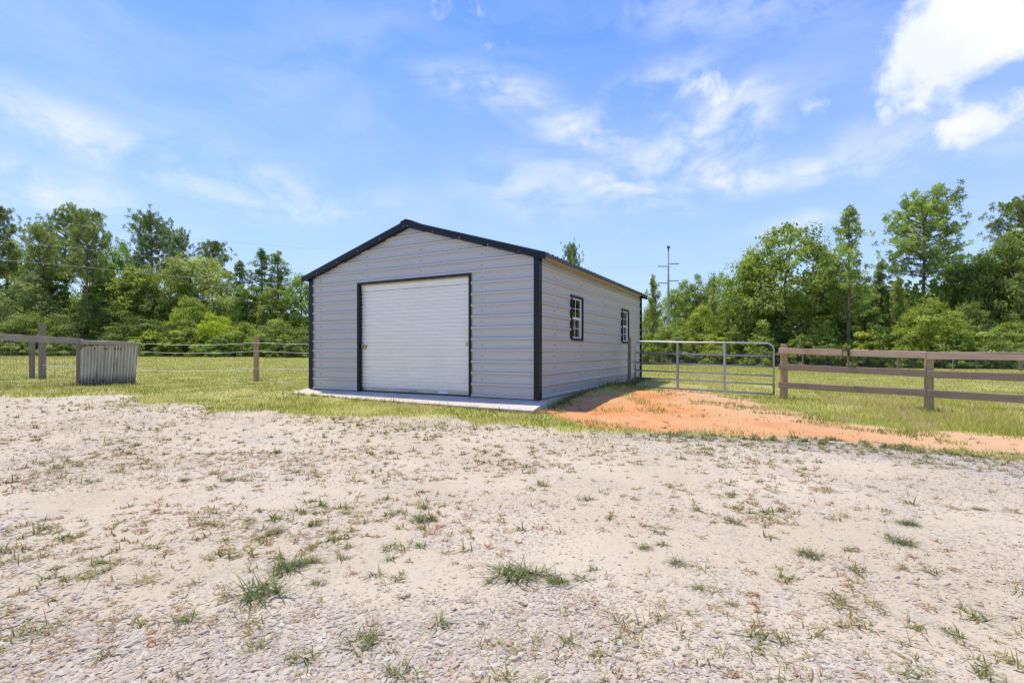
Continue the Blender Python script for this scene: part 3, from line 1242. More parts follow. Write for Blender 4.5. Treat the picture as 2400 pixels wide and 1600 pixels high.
rc = .14
fr = [gp(0, 0), gp(0, GHT - rc)]
for a in (30, 60):
    fr.append(gp(rc - rc * math.cos(R(a)), GHT - rc + rc * math.sin(R(a))))
fr += [gp(rc, GHT), gp(gl_ * .5, GHT), gp(gl_ - rc, GHT)]
for a in (30, 60):
    fr.append(gp(gl_ - rc + rc * math.sin(R(a)), GHT - rc + rc * math.cos(R(a))))
fr += [gp(gl_, GHT - rc), gp(gl_, 0)]
mb = MB()
mb.tube(fr, .023, 10)
mb.build('outer_frame', M['galv'], gate, smooth=True)
for zr_ in (.0, .235, .44, .655, .915):
    mb = MB()
    mb.tube([gp(.0, zr_), gp(gl_, zr_)], .020 if zr_ else .022, 10)
    mb.build('bar', M['galv'], gate, smooth=True)
for fx in (.335, .675):
    mb = MB()
    a, b = gp(gl_ * fx, .0), gp(gl_ * fx, GHT)
    mb.box((a[0] - .024, -.034, a[2] - .02), (a[0] + .024, -.0245, b[2] + .01))
    mb.box((a[0] - .024, .0245, a[2] - .02), (a[0] + .024, .034, b[2] + .01))
    mb.build('brace', M['galv'], gate)
for zh in (.18, .95):
    mb = MB()
    a = gp(gl_, zh)
    mb.tube([(a[0], 0, a[2] - .03), (a[0], 0, a[2] + .03)], .031, 10)
    mb.tube([a, (a[0] + .13, -.01, a[2])], .009, 6)
    mb.build('hinge', M['steel'], gate)
mb = MB()
for k in range(9):
    t = k / 8
    mb.tube([(-.25 + .25 * t - .018, -.03, .70 - .05 * math.sin(3.1 * t)), (-.25 + .25 * t + .018, -.02, .70 - .05 * math.sin(3.1 * t))], .010, 6)
mb.box((-.02, -.05, .60), (.035, -.025, .70))
mb.build('chain', M['steel'], gate)
lp_x, lp_y = 3.315, 14.02
lpost = post('gate_post', lp_x, lp_y, G(lp_x, lp_y) - .05, CAM_H + (HOR - 790) / F * 14.0, .048, M['dark_post'], None, (.01, 0))
tag(lpost, 'thin dark wooden post by the garage side wall at the latch end of the gate', 'post')

# ---- left: rail with wire mesh, corrugated sheet, old posts, white rope fence
PA = Vector((-13.28, 15.3, 0))
PB = Vector((-12.9, 12.5, 0))
PC = PB + (PB - PA).normalized() * 3.0
mesh_fence = empty('mesh_fence', (PA.x, PA.y, G(PA.x, PA.y)))
tag(mesh_fence, 'weathered grey rail fence with wire mesh beside the corrugated sheet', 'fence')
za = zat(783.5, 15.3)
zb = zat(773.5, 12.5)
board('rail', (PA.x + .12, PA.y - .1, za), (PB.x, PB.y - .1, zb), .165, .045, M['grey_wood'], mesh_fence)
board('rail', (PB.x + .0, PB.y - .11, zb), (PC.x, PC.y - .1, zb + .03), .165, .045, M['grey_wood'], mesh_fence)
post('post', PA.x - .06, PA.y + .02, G(PA.x, PA.y) - .1, za + .03, .095, M['grey_post'], mesh_fence)
post('post', PB.x - 1.3, PB.y - .1, G(PB.x, PB.y) - .1, zb - .03, .09, M['grey_post'], mesh_fence)
mb = MB()
o_ = mesh_fence.location
gA, gB = G(PA.x, PA.y), G(PB.x, PB.y)
E0, E1 = PA + Vector((-.1, -.05, 0)), PC + Vector((0, -.05, 0))
nv = 58
for k in range(nv + 1):
    t = k / nv
    p_ = E0.lerp(E1, t)
    zt = za + (zb - za) * min(1, t * 2) - .06
    zb0 = G(p_.x, p_.y)
    mb.tube([(p_.x - o_.x, p_.y - o_.y, zb0 - o_.z), (p_.x - o_.x, p_.y - o_.y, zt - o_.z)], .0032, 4, False)
for k in range(9):
    t = k / 8
    h = .04 + (1 - (1 - t) ** .75) * 1.22
    mb.tube([(E0.x - o_.x, E0.y - o_.y, G(E0.x, E0.y) + h - o_.z), (E1.x - o_.x, E1.y - o_.y, G(E1.x, E1.y) + h + .05 - o_.z)], .0036, 4, False)
mb.build('wire_mesh', M['wire'], mesh_fence, kind='stuff')

# old posts behind the mesh
for (xd, top, D, lab, r_) in ((73.5, 783, 19.3, 'short grey weathered post behind the mesh fence rail', .135), (97, 746, 19.0, 'tall grey weathered post rising above the mesh fence rail', .155)):
    x = at(xd, D)
    o = post('old_post', x, D, G(x, D) - .05, zat(top, D), r_ * .9, M['grey_post'], None, (0, 0), square=True)
    tag(o, lab, 'post', 'old posts behind the mesh fence')

# corrugated sheet box
S0 = Vector((at(182.5, 15.1), 15.1, 0))
S1 = Vector((at(318, 15.9), 15.9, 0))
sheet = empty('corrugated_sheet', (S0.x, S0.y, G(S0.x, S0.y) + .02))
sd = S1 - S0
sl = sd.length
sheet.rotation_euler.z = math.atan2(sd.y, sd.x)
tag(sheet, 'weathered corrugated metal sheet leaning on a timber post at the lawn edge', 'sheet')
mb = MB()
nx_, nz_ = 150, 8
zt0, zt1 = zat(795, 15.1) - sheet.location.z, zat(792, 15.9) - sheet.location.z
for j in range(nz_ + 1):
    for i in range(nx_ + 1):
        t, s = i / nx_, j / nz_
        x = sl * (t * (1 - .045 * (1 - s)) + .02 * s * (1 - t))
        y = .042 * math.sin(t * 2 * math.pi * 17.5) + .012 * math.sin(t * 9 + s * 4) - .22 * (1 - s) * .4
        bot = -.02 + (.16 if t > .955 else 0) + .03 * t + .008 * math.sin(t * 23)
        top_ = zt0 + (zt1 - zt0) * t - (.045 if t < .1 else 0)
        mb.v.append((x, y, bot + (top_ - bot) * s))
for j in range(nz_):
    for i in range(nx_):
        a = j * (nx_ + 1) + i
        mb.f.append((a, a + 1, a + nx_ + 2, a + nx_ + 1))
mb.build('metal_sheet', M['sheet'], sheet, smooth=True)
mb = MB()
for (t, s) in ((.03, .95), (.26, .94), (.42, .94), (.46, .93), (.6, .945), (.655, .94), (.70, .935), (.24, .11), (.38, .10), (.43, .11), (.02, .1), (.60, .12), (.65, .13)):
    x = sl * t * .98
    zc = zt0 * s
    mb.box((x - .016, -.055 - .088 * (1 - s), zc - .022), (x + .016, -.04 - .088 * (1 - s), zc + .022))
mb.build('rust_hole', M['black'], sheet, kind='stuff')
sheet_base = sheet.location.copy()
w0 = S0 + Vector((.10, -.07, 0))
w1 = S1 + Vector((-.05, -.07, 0))
tb = empty('timber_rail', (w0.x, w0.y, zat(787.5, 15.1)))
tag(tb, 'dark grey split timber lying along the top of the corrugated sheet', 'timber')
board('beam', (w0.x, w0.y, zat(785.5, 15.05)), (w1.x, w1.y, zat(789.0, 15.85)), .125, .09, M['grey_wood'], tb, jit=.012)
o = post('timber_post', S1.x - .30, S1.y + .16, G(S1.x, S1.y) - .05, zat(792, 16), .07, M['grey_post'], None)
tag(o, 'weathered timber post at the garage end behind the corrugated sheet', 'post')

# white rope fence
rope = empty('rope_fence', (at(588.5, 17.0), 17.0, 0))
tag(rope, 'three white ropes on a timber post between corrugated sheet and garage', 'fence')
xp, yp = rope.location.x, 17.0
rope.location.z = G(xp, yp)
post('post', xp, yp, G(xp, yp) - .1, zat(774, 17.0), .088, M['post_wood'], rope)
xs_, ys_ = S1.x - .14, S1.y + .14
xe_, ye_ = g2w(-GW - .02, 3.2)
for (d0, d1, d2) in ((788, 787, 793.2), (806.5, 806.3, 814.5), (848.5, 846, 848.8)):
    z0, z1 = zat(d0, ys_), zat(d1, yp)
    z2 = zat(d2, 13.5) if False else CAM_H + (HOR - d2 * 1.0204) / F * ye_
    pts = sag((xs_ - .05, ys_, z0), (xp, yp - .09, z1), .07) + sag((xp, yp - .09, z1), (xe_, ye_, z2), .02)[1:]
    cable('rope', pts, .008, M['rope'], rope)
xw_, yw_ = at(97, 18.9), 18.9
cable('rope', sag((xw_, yw_, zat(838, 19)), (PA.x, PA.y + .4, zat(842, 15.7)), .03), .010, M['rope'], rope)

# ---- wire fence across the far side of the right pasture
F0, F1 = Vector((at(1420, 43.5), 43.5, 0)), Vector((at(2480, 29.5), 29.5, 0))
wf = empty('wire_fence', (F0.x, F0.y, G(F0.x, F0.y)))
tag(wf, 'low wire fence on thin posts across the far edge of the pasture', 'fence')
fd = F1 - F0
for xd in (1520, 1667, 1749, 1844, 1948, 2062, 2190, 2345, 2440):
    u = (xd * 1.0204 - 1200) / F
    t = (u * F0.y - F0.x) / (fd.x - u * fd.y)
    p_ = F0 + fd * t
    zb = G(p_.x, p_.y)
    post('post', p_.x, p_.y, zb - .05, zb + (1.3 if xd in (2345, 1948) else 1.12) + random.uniform(-.04, .05), .05 if xd != 2345 else .085, M['grey_post'], wf, (random.uniform(-.03, .03), 0))
for k in range(8):
    h = .10 + k * .135
    pts = []
    for i in range(13):
        p_ = F0 + fd * (i / 12)
        pts.append((p_.x, p_.y - .06, G(p_.x, p_.y) + h))
    cable('wire', pts, .0075, M['wire'], wf, 4)

# ---- transmission pole and lines
PX, PY = at(1535.2, 95.0), 95.0
pole = empty('power_pole', (PX, PY, G(PX, PY)))
tag(pole, 'tall grey power pole with staggered insulators rising behind the trees', 'power pole')
b0 = pole.location
ptop = zat(570, PY) - b0.z
mb = MB()
mb.tube([(0, 0, -.3), (0, 0, ptop * .5), (0, 0, ptop)], [.28, .22, .15], 12)
mb.build('shaft', M['pole'], pole, smooth=True)
mb = MB()
mb.tube([(0, 0, ptop), (0, 0, ptop + .35), (0, 0, ptop + .5)], [.30, .30, .08], 10)
mb.build('cap', M['insul'], pole)
tips = {}
for key, x0, x1, yd_ in (('ul', -.2, -2.05, 612), ('ur', .2, 2.05, 606.5), ('ll', -.2, -2.0, 650.5), ('lr', .2, 2.0, 645)):
    zz = zat(yd_, PY) - b0.z
    mb = MB()
    n = 9
    mb.tube([(x0, 0, zz), (x1, 0, zz + .05)], .055, 8)
    for k in range(n):
        xx = x0 + (x1 - x0) * (k + .8) / (n + .6)
        mb.tube([(xx - .035, 0, zz + .02), (xx + .035, 0, zz + .02)], .11, 10)
    mb.build('insulator', M['insul'], pole)
    tips[key] = Vector((PX + x1, PY - .1, zat(yd_, PY) + .05))


def wire_px(lst):
    return [Vector((at(x, d), d, zat(y, d))) for x, y, d in lst]


lines = [
    ('upper power cable sweeping from the grey pole to the pines on the far side', [tips['ul'], *wire_px([(1300, 616, 83), (1000, 622, 68), (700, 617.5, 54.5), (505, 602, 49), (342, 589, 45.5), (150, 567, 42), (0, 553, 39.5), (-250, 515, 36)])]),
    ('lower power cable sweeping from the grey pole across the bushy trees', [tips['ll'], *wire_px([(1300, 655, 83), (1000, 660, 68), (700, 654, 54.5), (522, 644, 49), (342, 629, 45.5), (150, 609, 42), (0, 597, 39.5), (-250, 565, 36)])]),
    ('faint topmost power cable above the tall flat-crowned pine', wire_px([(900, 575, 62), (700, 570, 56), (570, 558.5, 52), (420, 545, 48), (298, 534, 45), (100, 505, 41), (-200, 460, 36)])),
    ('upper power cable climbing from the grey pole behind the open-crowned pine', [tips['ur'], *wire_px([(1700, 598, 90), (1990, 569, 82), (2030, 565.5, 81), (2256, 541, 76), (2500, 505, 70)])]),
    ('lower power cable running from the grey pole behind the big oak', [tips['lr'], *wire_px([(1700, 641, 90), (1990, 624, 82), (2256, 602, 76), (2500, 570, 70)])]),
]
for lab, pts in lines:
    mbp = []
    for a, b in zip(pts[:-1], pts[1:]):
        mbp += [a.lerp(b, k / 4) for k in range(4)]
    mbp.append(pts[-1])
    o = cable('power_cable', mbp, .011, M['cable'], None, 5)
    tag(o, lab, 'cable', 'cables of the power line')


# ------------------------------------------------------------------ trees
def rand_dirs(n):
    v = rng.normal(size=(n, 3))
    return v / np.linalg.norm(v, axis=1, keepdims=True)


def leaf_cards(C, N, size, aspect=.62):
    """rhombic leaf faces at C facing N"""
    n = len(C)
    r = rand_dirs(n)
    T = np.cross(N, r)
    T /= np.linalg.norm(T, axis=1, keepdims=True) + 1e-9
    Bv = np.cross(N, T)
    s = size[:, None]
    mid = C - T * s * .1
    V = np.stack([C - T * s * .5, mid + Bv * s * aspect * .5 + N * s * .10, C + T * s * .5, mid - Bv * s * aspect * .5 + N * s * .10], 1)
    return V.reshape(-1, 3), np.arange(4 * n).reshape(n, 4)


def broad_proto(name, H, W, nclu, per, leaf, base=.06, shape='round', seed=0):
    """crown and trunk meshes of a broadleaf tree; limbs end in uneven leaf clusters"""
    r_ = np.random.default_rng(seed)
    ks = r_.uniform(base, 1.0, nclu * 4)
    if shape == 'round':
        prof = np.sqrt(np.clip(1 - ((ks - .48) / .54) ** 2, 0, 1))
    elif shape == 'tall':
        prof = np.clip(1.12 - ks, 0, 1) ** .6 * (.55 + .45 * np.minimum(1, ks / .3))
    else:
        prof = np.clip(1.03 - ks ** 1.6, 0, 1) ** .55
    keep = r_.random(len(ks)) < prof
    ks, prof = ks[keep][:nclu], prof[keep][:nclu]
    n = len(ks)
    th = r_.uniform(0, 2 * math.pi, n)
    lobes = 1 + .22 * np.sin(th * 3 + seed + ks * 5) + .16 * np.sin(th * 5 + seed * 2.3 - ks * 9)
    rad = W / 2 * prof * lobes * (.42 + .58 * np.sqrt(r_.random(n)))
    C = np.stack([rad * np.cos(th), rad * np.sin(th), ks * H * (1 + .05 * np.sin(th * 2 + seed))], 1)
    cr = r_.uniform(.055, .115, n) * W * (.75 + .5 * r_.random(n))
    ctint = r_.uniform(.15, .85, n)
    m = (per * (.6 + .8 * r_.random(n))).astype(int)
    cid = np.repeat(np.arange(n), m)
    d = rand_dirs(len(cid))
    rr = r_.random(len(cid)) ** .45
    Pn = C[cid] + d * (cr[cid] * rr)[:, None] * np.array([1.15, 1.15, .70])
    out = C[cid] * np.array([1, 1, 0])
    out /= np.linalg.norm(out, axis=1, keepdims=True) + 1e-6
    N = d * .45 + out * .35 + np.array([0, 0, .65]) + r_.normal(size=(len(cid), 3)) * .38
    N /= np.linalg.norm(N, axis=1, keepdims=True)
    V, Fq = leaf_cards(Pn, N, leaf * r_.uniform(.65, 1.3, len(cid)))
    tint = np.repeat(np.clip(ctint[cid] + r_.normal(size=len(cid)) * .16, 0, 1), 4)
    crown = np_mesh(name + '_crown', V, [Fq], tint)
    crown.materials.append(M['leaf'])
    mb = MB()
    tp = [(0, 0, -.3)]
    for k in (.15, .35, .55, .75, .9):
        tp.append((r_.normal() * .02 * H, r_.normal() * .02 * H, k * H))
    tr = [.022 * H, .018 * H, .014 * H, .010 * H, .006 * H, .002 * H]
    mb.tube(tp, tr, 7)
    for i in r_.choice(n, min(26, n), replace=False):
        c = C[i]
        k = max(.1, min(.8, ks[i] - .12))
        a = Vector((0, 0, k * H))
        b = Vector(c)
        mid = a.lerp(b, .55) + Vector((0, 0, .03 * H))
        mb.tube([a, mid, b], [.007 * H, .0045 * H, .0012 * H], 5, False)
    trunk = mb.mesh(name + '_trunk', True)
    trunk.materials.append(M['bark'])
    return crown, trunk


def pine_proto(name, H, W, h0, nbr, kind, seed=0, tufts=8, needle=.36, nn=28):
    """pine: straight trunk, whorled limbs, needle puffs at the branch ends"""
    r_ = np.random.default_rng(seed)
    mb = MB()
    bend = r_.normal(size=2) * .012 * H
    axis = lambda k: Vector((bend[0] * math.sin(k * 3), bend[1] * math.sin(k * 2.4), k * H))
    rt = lambda k: max(.012, .0125 * H * (1 - .86 * k))
    mb.tube([axis(k) - Vector((0, 0, .3 if k == 0 else 0)) for k in (0, .12, .25, .4, .55, .7, .85, .97)], [rt(k) for k in (0, .12, .25, .4, .55, .7, .85, .97)], 8)
    cen, ten = [], []
    for i in range(nbr):
        k = h0 + (1 - h0) * ((i + r_.random()) / nbr)
        s = (k - h0) / (1 - h0)
        if kind == 'round':
            L = W / 2 * (math.sqrt(max(0, 1 - ((s - .42) / .62) ** 2))) * r_.uniform(.6, 1.12)
            up = .22 + .55 * s
        elif kind == 'spire':
            L = W / 2 * (1.02 - s) ** .6 * r_.uniform(.25, 1.2)
            up = .25 + .5 * s
        else:
            L = W / 2 * (1.04 - s) ** .8 * r_.uniform(.4, 1.15)
            up = .25 + .4 * s
        L = max(L, .3)
        th = i * 2.399 + r_.normal() * .35
        a = axis(k)
        dr = Vector((math.cos(th), math.sin(th), up + r_.normal() * .12)).normalized()
        b = a + dr * L
        c = a + dr * (L * .5) - Vector((0, 0, .05 * L))
        mb.tube([a, c, b], [max(.02, .018 * L + .012), .012 * L + .01, .012], 5, False)
        nt = max(2, int(tufts * (.35 + L / (W / 2))))
        ct = r_.uniform(.1, .9)
        for j in range(nt):
            q = r_.uniform(.38, 1.05) if kind != 'young' else r_.uniform(.15, 1.05)
            p_ = np.array(a + dr * (L * q)) + r_.normal(size=3) * np.array([1, 1, .9]) * (.10 * L + .12)
            cen.append(p_)
            ten.append(np.clip(ct + r_.normal() * .2, 0, 1))
            if j % 3 == 0 and q > .5:
                base_ = a + dr * (L * (q - .25))
                mb.tube([base_, Vector(p_)], [.012, .007], 4, False)
    for j in range(5):
        cen.append(np.array(axis(.97)) + r_.normal(size=3) * .12)
        ten.append(.6)
    cen = np.array(cen)
    n = len(cen)
    P0 = np.repeat(cen, nn, 0)
    d = rand_dirs(n * nn) + np.array([0, 0, .35])
    d /= np.linalg.norm(d, axis=1, keepdims=True)
    L = needle * r_.uniform(.6, 1.15, n * nn)[:, None]
    side = np.cross(d, rand_dirs(n * nn))
    side /= np.linalg.norm(side, axis=1, keepdims=True) + 1e-9
    wdt = needle * .095
    V = np.stack([P0 + d * L * .12, P0 + d * L * .65 + side * wdt, P0 + d * L, P0 + d * L * .6 - side * wdt], 1).reshape(-1, 3)
    Fq = np.arange(4 * n * nn).reshape(-1, 4)
    tint = np.repeat(np.clip(np.repeat(ten, nn) + r_.normal(size=n * nn) * .15, 0, 1), 4)
    crown = np_mesh(name + '_crown', V, [Fq], tint)
    crown.materials.append(M['needle'])
    trunk = mb.mesh(name + '_trunk', True)
    trunk.materials.append(M['pine_bark'])
    return crown, trunk


PROTO = {}
for i in range(3):
    PROTO['oak', i] = (*broad_proto('oak', 10, 8, 330, 62, .26, .10, 'round', 11 + i), 10, 8)
    PROTO['bush_tree', i] = (*broad_proto('bush_tree', 8, 7, 300, 62, .22, .02, 'dome', 31 + i), 8, 7)
    PROTO['tall_tree', i] = (*broad_proto('tall_tree', 11, 6, 300, 60, .25, .05, 'tall', 41 + i), 11, 6)
    PROTO['shrub', i] = (*broad_proto('shrub', 3, 3.4, 120, 60, .17, .0, 'dome', 51 + i), 3, 3.4)
    PROTO['pine_round', i] = (*pine_proto('pine_round', 14, 6.5, .52, 62, 'round', 61 + i, 9), 14, 6.5)
    PROTO['pine_spire', i] = (*pine_proto('pine_spire', 14, 4.4, .40, 44, 'spire', 71 + i, 6, .42), 14, 4.4)
    PROTO['pine_young', i] = (*pine_proto('pine_young', 8, 4.2, .10, 54, 'young', 81 + i, 6), 8, 4.2)

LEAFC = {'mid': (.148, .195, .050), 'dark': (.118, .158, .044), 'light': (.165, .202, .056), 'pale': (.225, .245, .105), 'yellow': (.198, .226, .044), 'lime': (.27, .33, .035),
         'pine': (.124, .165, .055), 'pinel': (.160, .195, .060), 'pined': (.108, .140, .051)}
_cnt = {}
NAMES = {'oak': 'oak_tree', 'bush_tree': 'broadleaf_tree', 'tall_tree': 'broadleaf_tree', 'shrub': 'shrub', 'pine_round': 'pine_tree', 'pine_spire': 'pine_tree', 'pine_young': 'pine_tree'}
CATS = {'oak': 'tree', 'bush_tree': 'tree', 'tall_tree': 'tree', 'shrub': 'shrub', 'pine_round': 'pine tree', 'pine_spire': 'pine tree', 'pine_young': 'pine tree'}


def tree(kind, x, y, top_z, width, colr, label, group=None, crown_low=None):
    i = _cnt.get(kind, 0)
    _cnt[kind] = i + 1
    crown, trunk, H, W = PROTO[kind, i % 3]
    zb = G(x, y)
    o = empty(NAMES[kind], (x, y, zb), random.uniform(0, 6.28))
    s = (top_z - zb) / H
    o.scale = (width / W, width / W, s)
    tag(o, label, CATS[kind], group or 'trees along the far edge of the pasture')
    c = link_mesh('crown', crown, o)
    v = random.uniform(.9, 1.1)
    b = LEAFC[colr]
    c.color = (b[0] * v * random.uniform(.93, 1.07), b[1] * v, b[2] * v * random.uniform(.9, 1.1), 1)
    t = link_mesh('trunk', trunk, o)
    return o


T = [  # kind, x, top, width (display pixels), depth, colour, label
    ('pine_round', -8, 492, 90, 47, 'pined', 'dark pine cut by the picture edge with two bare limb tips'),
    ('pine_round', 88, 532, 85, 48, 'pinel', 'yellow-green feathery pine behind the tall grey post'),
    ('pine_round', 150, 500, 100, 56, 'pine', 'tall round-topped pine joined to a twin in the wood'),
    ('pine_round', 203, 499, 95, 46.5, 'pine', 'tall pine with long bare trunk above the corrugated sheet'),
    ('oak', 262, 553, 90, 58, 'mid', 'rounded green tree between the twin pines and the lone flat-topped pine'),
    ('pine_round', 344, 507, 108, 54, 'pined', 'dark flat-topped pine with bare lower trunk over a bright bushy tree'),
    ('pine_round', 405, 546, 62, 57, 'pined', 'small dark pine peeping out beside the flat-topped pine'),
    ('pine_round', 490, 568, 85, 60, 'pined', 'thin sparse pine with ragged crown above the pale bushy tree'),
    ('pine_spire', 549, 604, 69, 57, 'pine', 'very narrow pine spire standing alone in the gap of the wood'),
    ('pine_spire', 600, 578, 93, 58, 'pine', 'taller pine of the pair near the garage roof'),
    ('pine_spire', 634, 584, 87, 60, 'pine', 'second pine of the pair nearest the garage roof'),
    ('tall_tree', 20, 560, 110, 54, 'mid', 'leafy tree at the picture edge under the dark pine'),
    ('bush_tree', 58, 634, 130, 46, 'pale', 'pale whitish-green tree behind the mesh fence'),
    ('tall_tree', 120, 610, 110, 50, 'mid', 'mid-green tree with drooping boughs behind the mesh fence'),
    ('tall_tree', 235, 610, 110, 52, 'dark', 'dark-green leafy tree below the twin pines'),
    ('tall_tree', 315, 622, 140, 49, 'light', 'bright green domed tree behind the corrugated sheet'),
    ('oak', 440, 590, 165, 53, 'pale', 'broad pale-green tree midway between sheet and garage'),
    ('oak', 395, 632, 110, 50, 'mid', 'mid-green round tree touching the broad pale tree'),
    ('bush_tree', 435, 690, 105, 45, 'yellow', 'yellow-green young tree below the broad pale tree'),
    ('bush_tree', 497, 722, 78, 44, 'lime', 'small lime-yellow bush glowing in front of the wood'),
    ('tall_tree', 565, 660, 95, 51, 'mid', 'green tree beneath the narrow pine spire'),
    ('tall_tree', 625, 665, 90, 50, 'light', 'fresh green tree below the pine pair'),
    ('bush_tree', 690, 636, 105, 52, 'mid', 'green tree showing just past the black garage corner'),
    ('bush_tree', 200, 700, 130, 45, 'dark', 'low dark-green tree over the top of the corrugated sheet'),
    ('bush_tree', 330, 730, 140, 44, 'dark', 'dark wide bush at the wood edge behind the white ropes'),
    ('bush_tree', 640, 735, 110, 44, 'light', 'pale-leaved low tree right of the timber rope post'),
    ('bush_tree', 560, 745, 100, 45, 'yellow', 'olive low bush behind the timber rope post'),
    ('bush_tree', 60, 720, 120, 43, 'mid', 'low leafy bush seen above the grey rail'),
    # seen over the roof and right of the garage
    ('pine_round', 1312, 574, 46, 66, 'pine', 'pine tip peeping over the garage roof edge'),
    ('pine_young', 1498, 640, 70, 50, 'pinel', 'slim light pine right beside the garage back corner'),
    ('oak', 1590, 642, 85, 112, 'mid', 'hazy green tree just right of the power pole'),
    ('oak', 1555, 668, 80, 110, 'mid', 'small hazy tree right behind the power pole shaft'),
    ('bush_tree', 1490, 706, 60, 52, 'mid', 'green tree at the garage back corner below the slim pine'),
    ('bush_tree', 1566, 738, 90, 52, 'light', 'fresh green low tree hiding the foot of the power pole'),
    ('tall_tree', 1675, 668, 90, 56, 'mid', 'green tree in the notch beside the big oak'),
    ('oak', 1650, 634, 75, 106, 'pine', 'hazy round-topped tree touching a slim pine'),
    ('pine_young', 1640, 640, 50, 54, 'pinel', 'slim pointed pine in front of the hazy round-topped tree'),
    ('bush_tree', 1535, 745, 90, 47, 'light', 'bright low bush below the power pole'),
    ('bush_tree', 1612, 706, 100, 48, 'yellow', 'yellow-green bushy tree between power pole and big oak'),
    ('bush_tree', 1690, 712, 80, 47, 'mid', 'small green tree at the foot of the big oak'),
    ('oak', 1810, 529, 215, 44, 'mid', 'biggest oak with broad irregular crown behind the gate'),
    ('tall_tree', 1730, 585, 110, 47, 'mid', 'green tree merging with the big oak on its gate side'),
    ('tall_tree', 1895, 600, 110, 46, 'dark', 'dark-green tree filling between big oak and spire pine'),
    ('pine_spire', 1948, 484, 108, 39, 'pinel', 'tall slender pine with full narrow crown and bare trunk above the fence light'),
    ('pine_young', 2022, 606, 90, 46, 'pined', 'dense mid-height pine between the two tall pines'),
    ('pine_round', 2108, 467, 185, 46, 'pinel', 'tall open-crowned pine with spreading limbs standing free against the sky'),
    ('pine_young', 2066, 640, 70, 44, 'pinel', 'soft drooping young pine below the open-crowned pine'),
    ('bush_tree', 2138, 690, 150, 37, 'yellow', 'yellow-green young tree before the dark wood right of the spire pine'),
    ('oak', 2240, 590, 150, 46, 'mid', 'large green tree under the pine at the picture edge'),
    ('oak', 2330, 545, 150, 43, 'dark', 'large dark oak at the picture edge above the fence'),
    ('pine_round', 2345, 477, 140, 45, 'pine', 'tall pine cut by the picture edge above the dark oak'),
    ('tall_tree', 1985, 690, 90, 42, 'mid', 'leafy young tree by the trunk of the slender pine'),
    ('bush_tree', 2225, 700, 110, 40, 'dark', 'dark bush right of the yellow-green young tree'),
    ('bush_tree', 2330, 745, 120, 35, 'light', 'light-green bush close to the wire fence at the picture edge'),
    ('bush_tree', 1790, 740, 120, 43, 'dark', 'dark low tree behind the gate end nearest the fence'),
    ('bush_tree', 1880, 755, 110, 40, 'mid', 'low green bush behind the first fence rail bay'),
    ('tall_tree', 1725, 690, 90, 44, 'light', 'light-green sapling in front of the big oak'),
]
for (k, x, top, wpx, D, c, lab) in T:
    tree(k, at(x, D), D, zat(top, D), max(1.2, wpx * 1.0204 / F * D * 1.1), c, lab)

SH = [  # x, top, width (display pixels), depth, colour, label
    (20, 770, 75, 40.5, 'light', 'pale shrub showing through the wire mesh at the picture edge'),
    (140, 776, 70, 41, 'mid', 'round shrub between the tall grey post and the corrugated sheet'),
    (348, 762, 80, 42, 'yellow', 'yellowish shrub just past the garage end of the corrugated sheet'),
    (428, 752, 90, 42.5, 'yellow', 'wide olive-yellow shrub above the white ropes'),
    (512, 768, 70, 42, 'mid', 'mid-green shrub halfway along the white ropes'),
    (655, 770, 70, 42, 'mid', 'small round shrub between the rope post and the garage'),
    (700, 752, 60, 44, 'light', 'light shrub touching the black garage corner'),
    (1492, 768, 60, 45, 'mid', 'shrub against the garage back corner seen over the gate'),
    (1568, 760, 75, 45, 'light', 'bright shrub above the first brace of the gate'),
    (1655, 766, 75, 44, 'yellow', 'yellowish shrub above the second brace of the gate'),
    (1755, 770, 80, 41, 'mid', 'leafy shrub above the rounded gate corner'),
    (1838, 772, 70, 39.5, 'light', 'light shrub above the first fence post'),
    (1985, 752, 90, 37.5, 'yellow', 'bright yellow-green shrub just right of the slender pine trunk'),
    (2062, 764, 75, 36.5, 'light', 'light shrub left of the yellow-green young tree'),
    (2200, 762, 80, 35, 'mid', 'shrub above the second fence post'),
    (2262, 752, 90, 34.5, 'light', 'feathery light-green shrub beyond the last fence bay'),
]
for (x, top, wpx, D, c, lab) in SH:
    tree('shrub', at(x, D), D, zat(top, D), wpx * 1.0204 / F * D * 1.15, c, lab, 'shrubs at the foot of the wood')


def undergrowth(xa, xb, depth, colr, lab):
    """low tangle of brambles and saplings that closes the foot of the wood"""
    n = 420
    xd = rng.uniform(xa, xb, n)
    D = depth(xd) + rng.random(n) * 3.0
    X = (xd * 1.0204 - 1200) / F * D
    top = .7 + 1.5 * fbm(X * .45, D * .3, 61, 3)
    hc = top * rng.random(n) ** .6
    per = 75
    cid = np.repeat(np.arange(n), per)
    d = rand_dirs(n * per)
    rad = rng.uniform(.35, .8, n)
    Pn = np.stack([X[cid], D[cid], terrain(X, D)[cid] + hc[cid]], 1) + d * (rad[cid] * rng.random(n * per) ** .4)[:, None] * np.array([1.2, 1, .75])
    N = d * .5 + np.array([0, -.25, .6]) + rng.normal(size=(n * per, 3)) * .4
    N /= np.linalg.norm(N, axis=1, keepdims=True)
    V, Fq = leaf_cards(Pn, N, rng.uniform(.12, .24, n * per))
    ct = rng.random(n)
    tint = np.repeat(np.clip(ct[cid] + rng.normal(size=n * per) * .15, 0, 1), 4)
    o = link_mesh('undergrowth', np_mesh('undergrowth', V, [Fq], tint), None, M['leaf'])
    o.color = (*LEAFC[colr], 1)
    tag(o, lab, 'undergrowth', None, 'stuff')


undergrowth(-60, 760, lambda x: 43.5 - .001 * x, 'mid', 'tangled undergrowth at the foot of the wood left of the garage')
undergrowth(1440, 2480, lambda x: 47.0 - (x - 1440) / 1040 * 13.5, 'light', 'tangled undergrowth at the foot of the wood behind the wire fence')


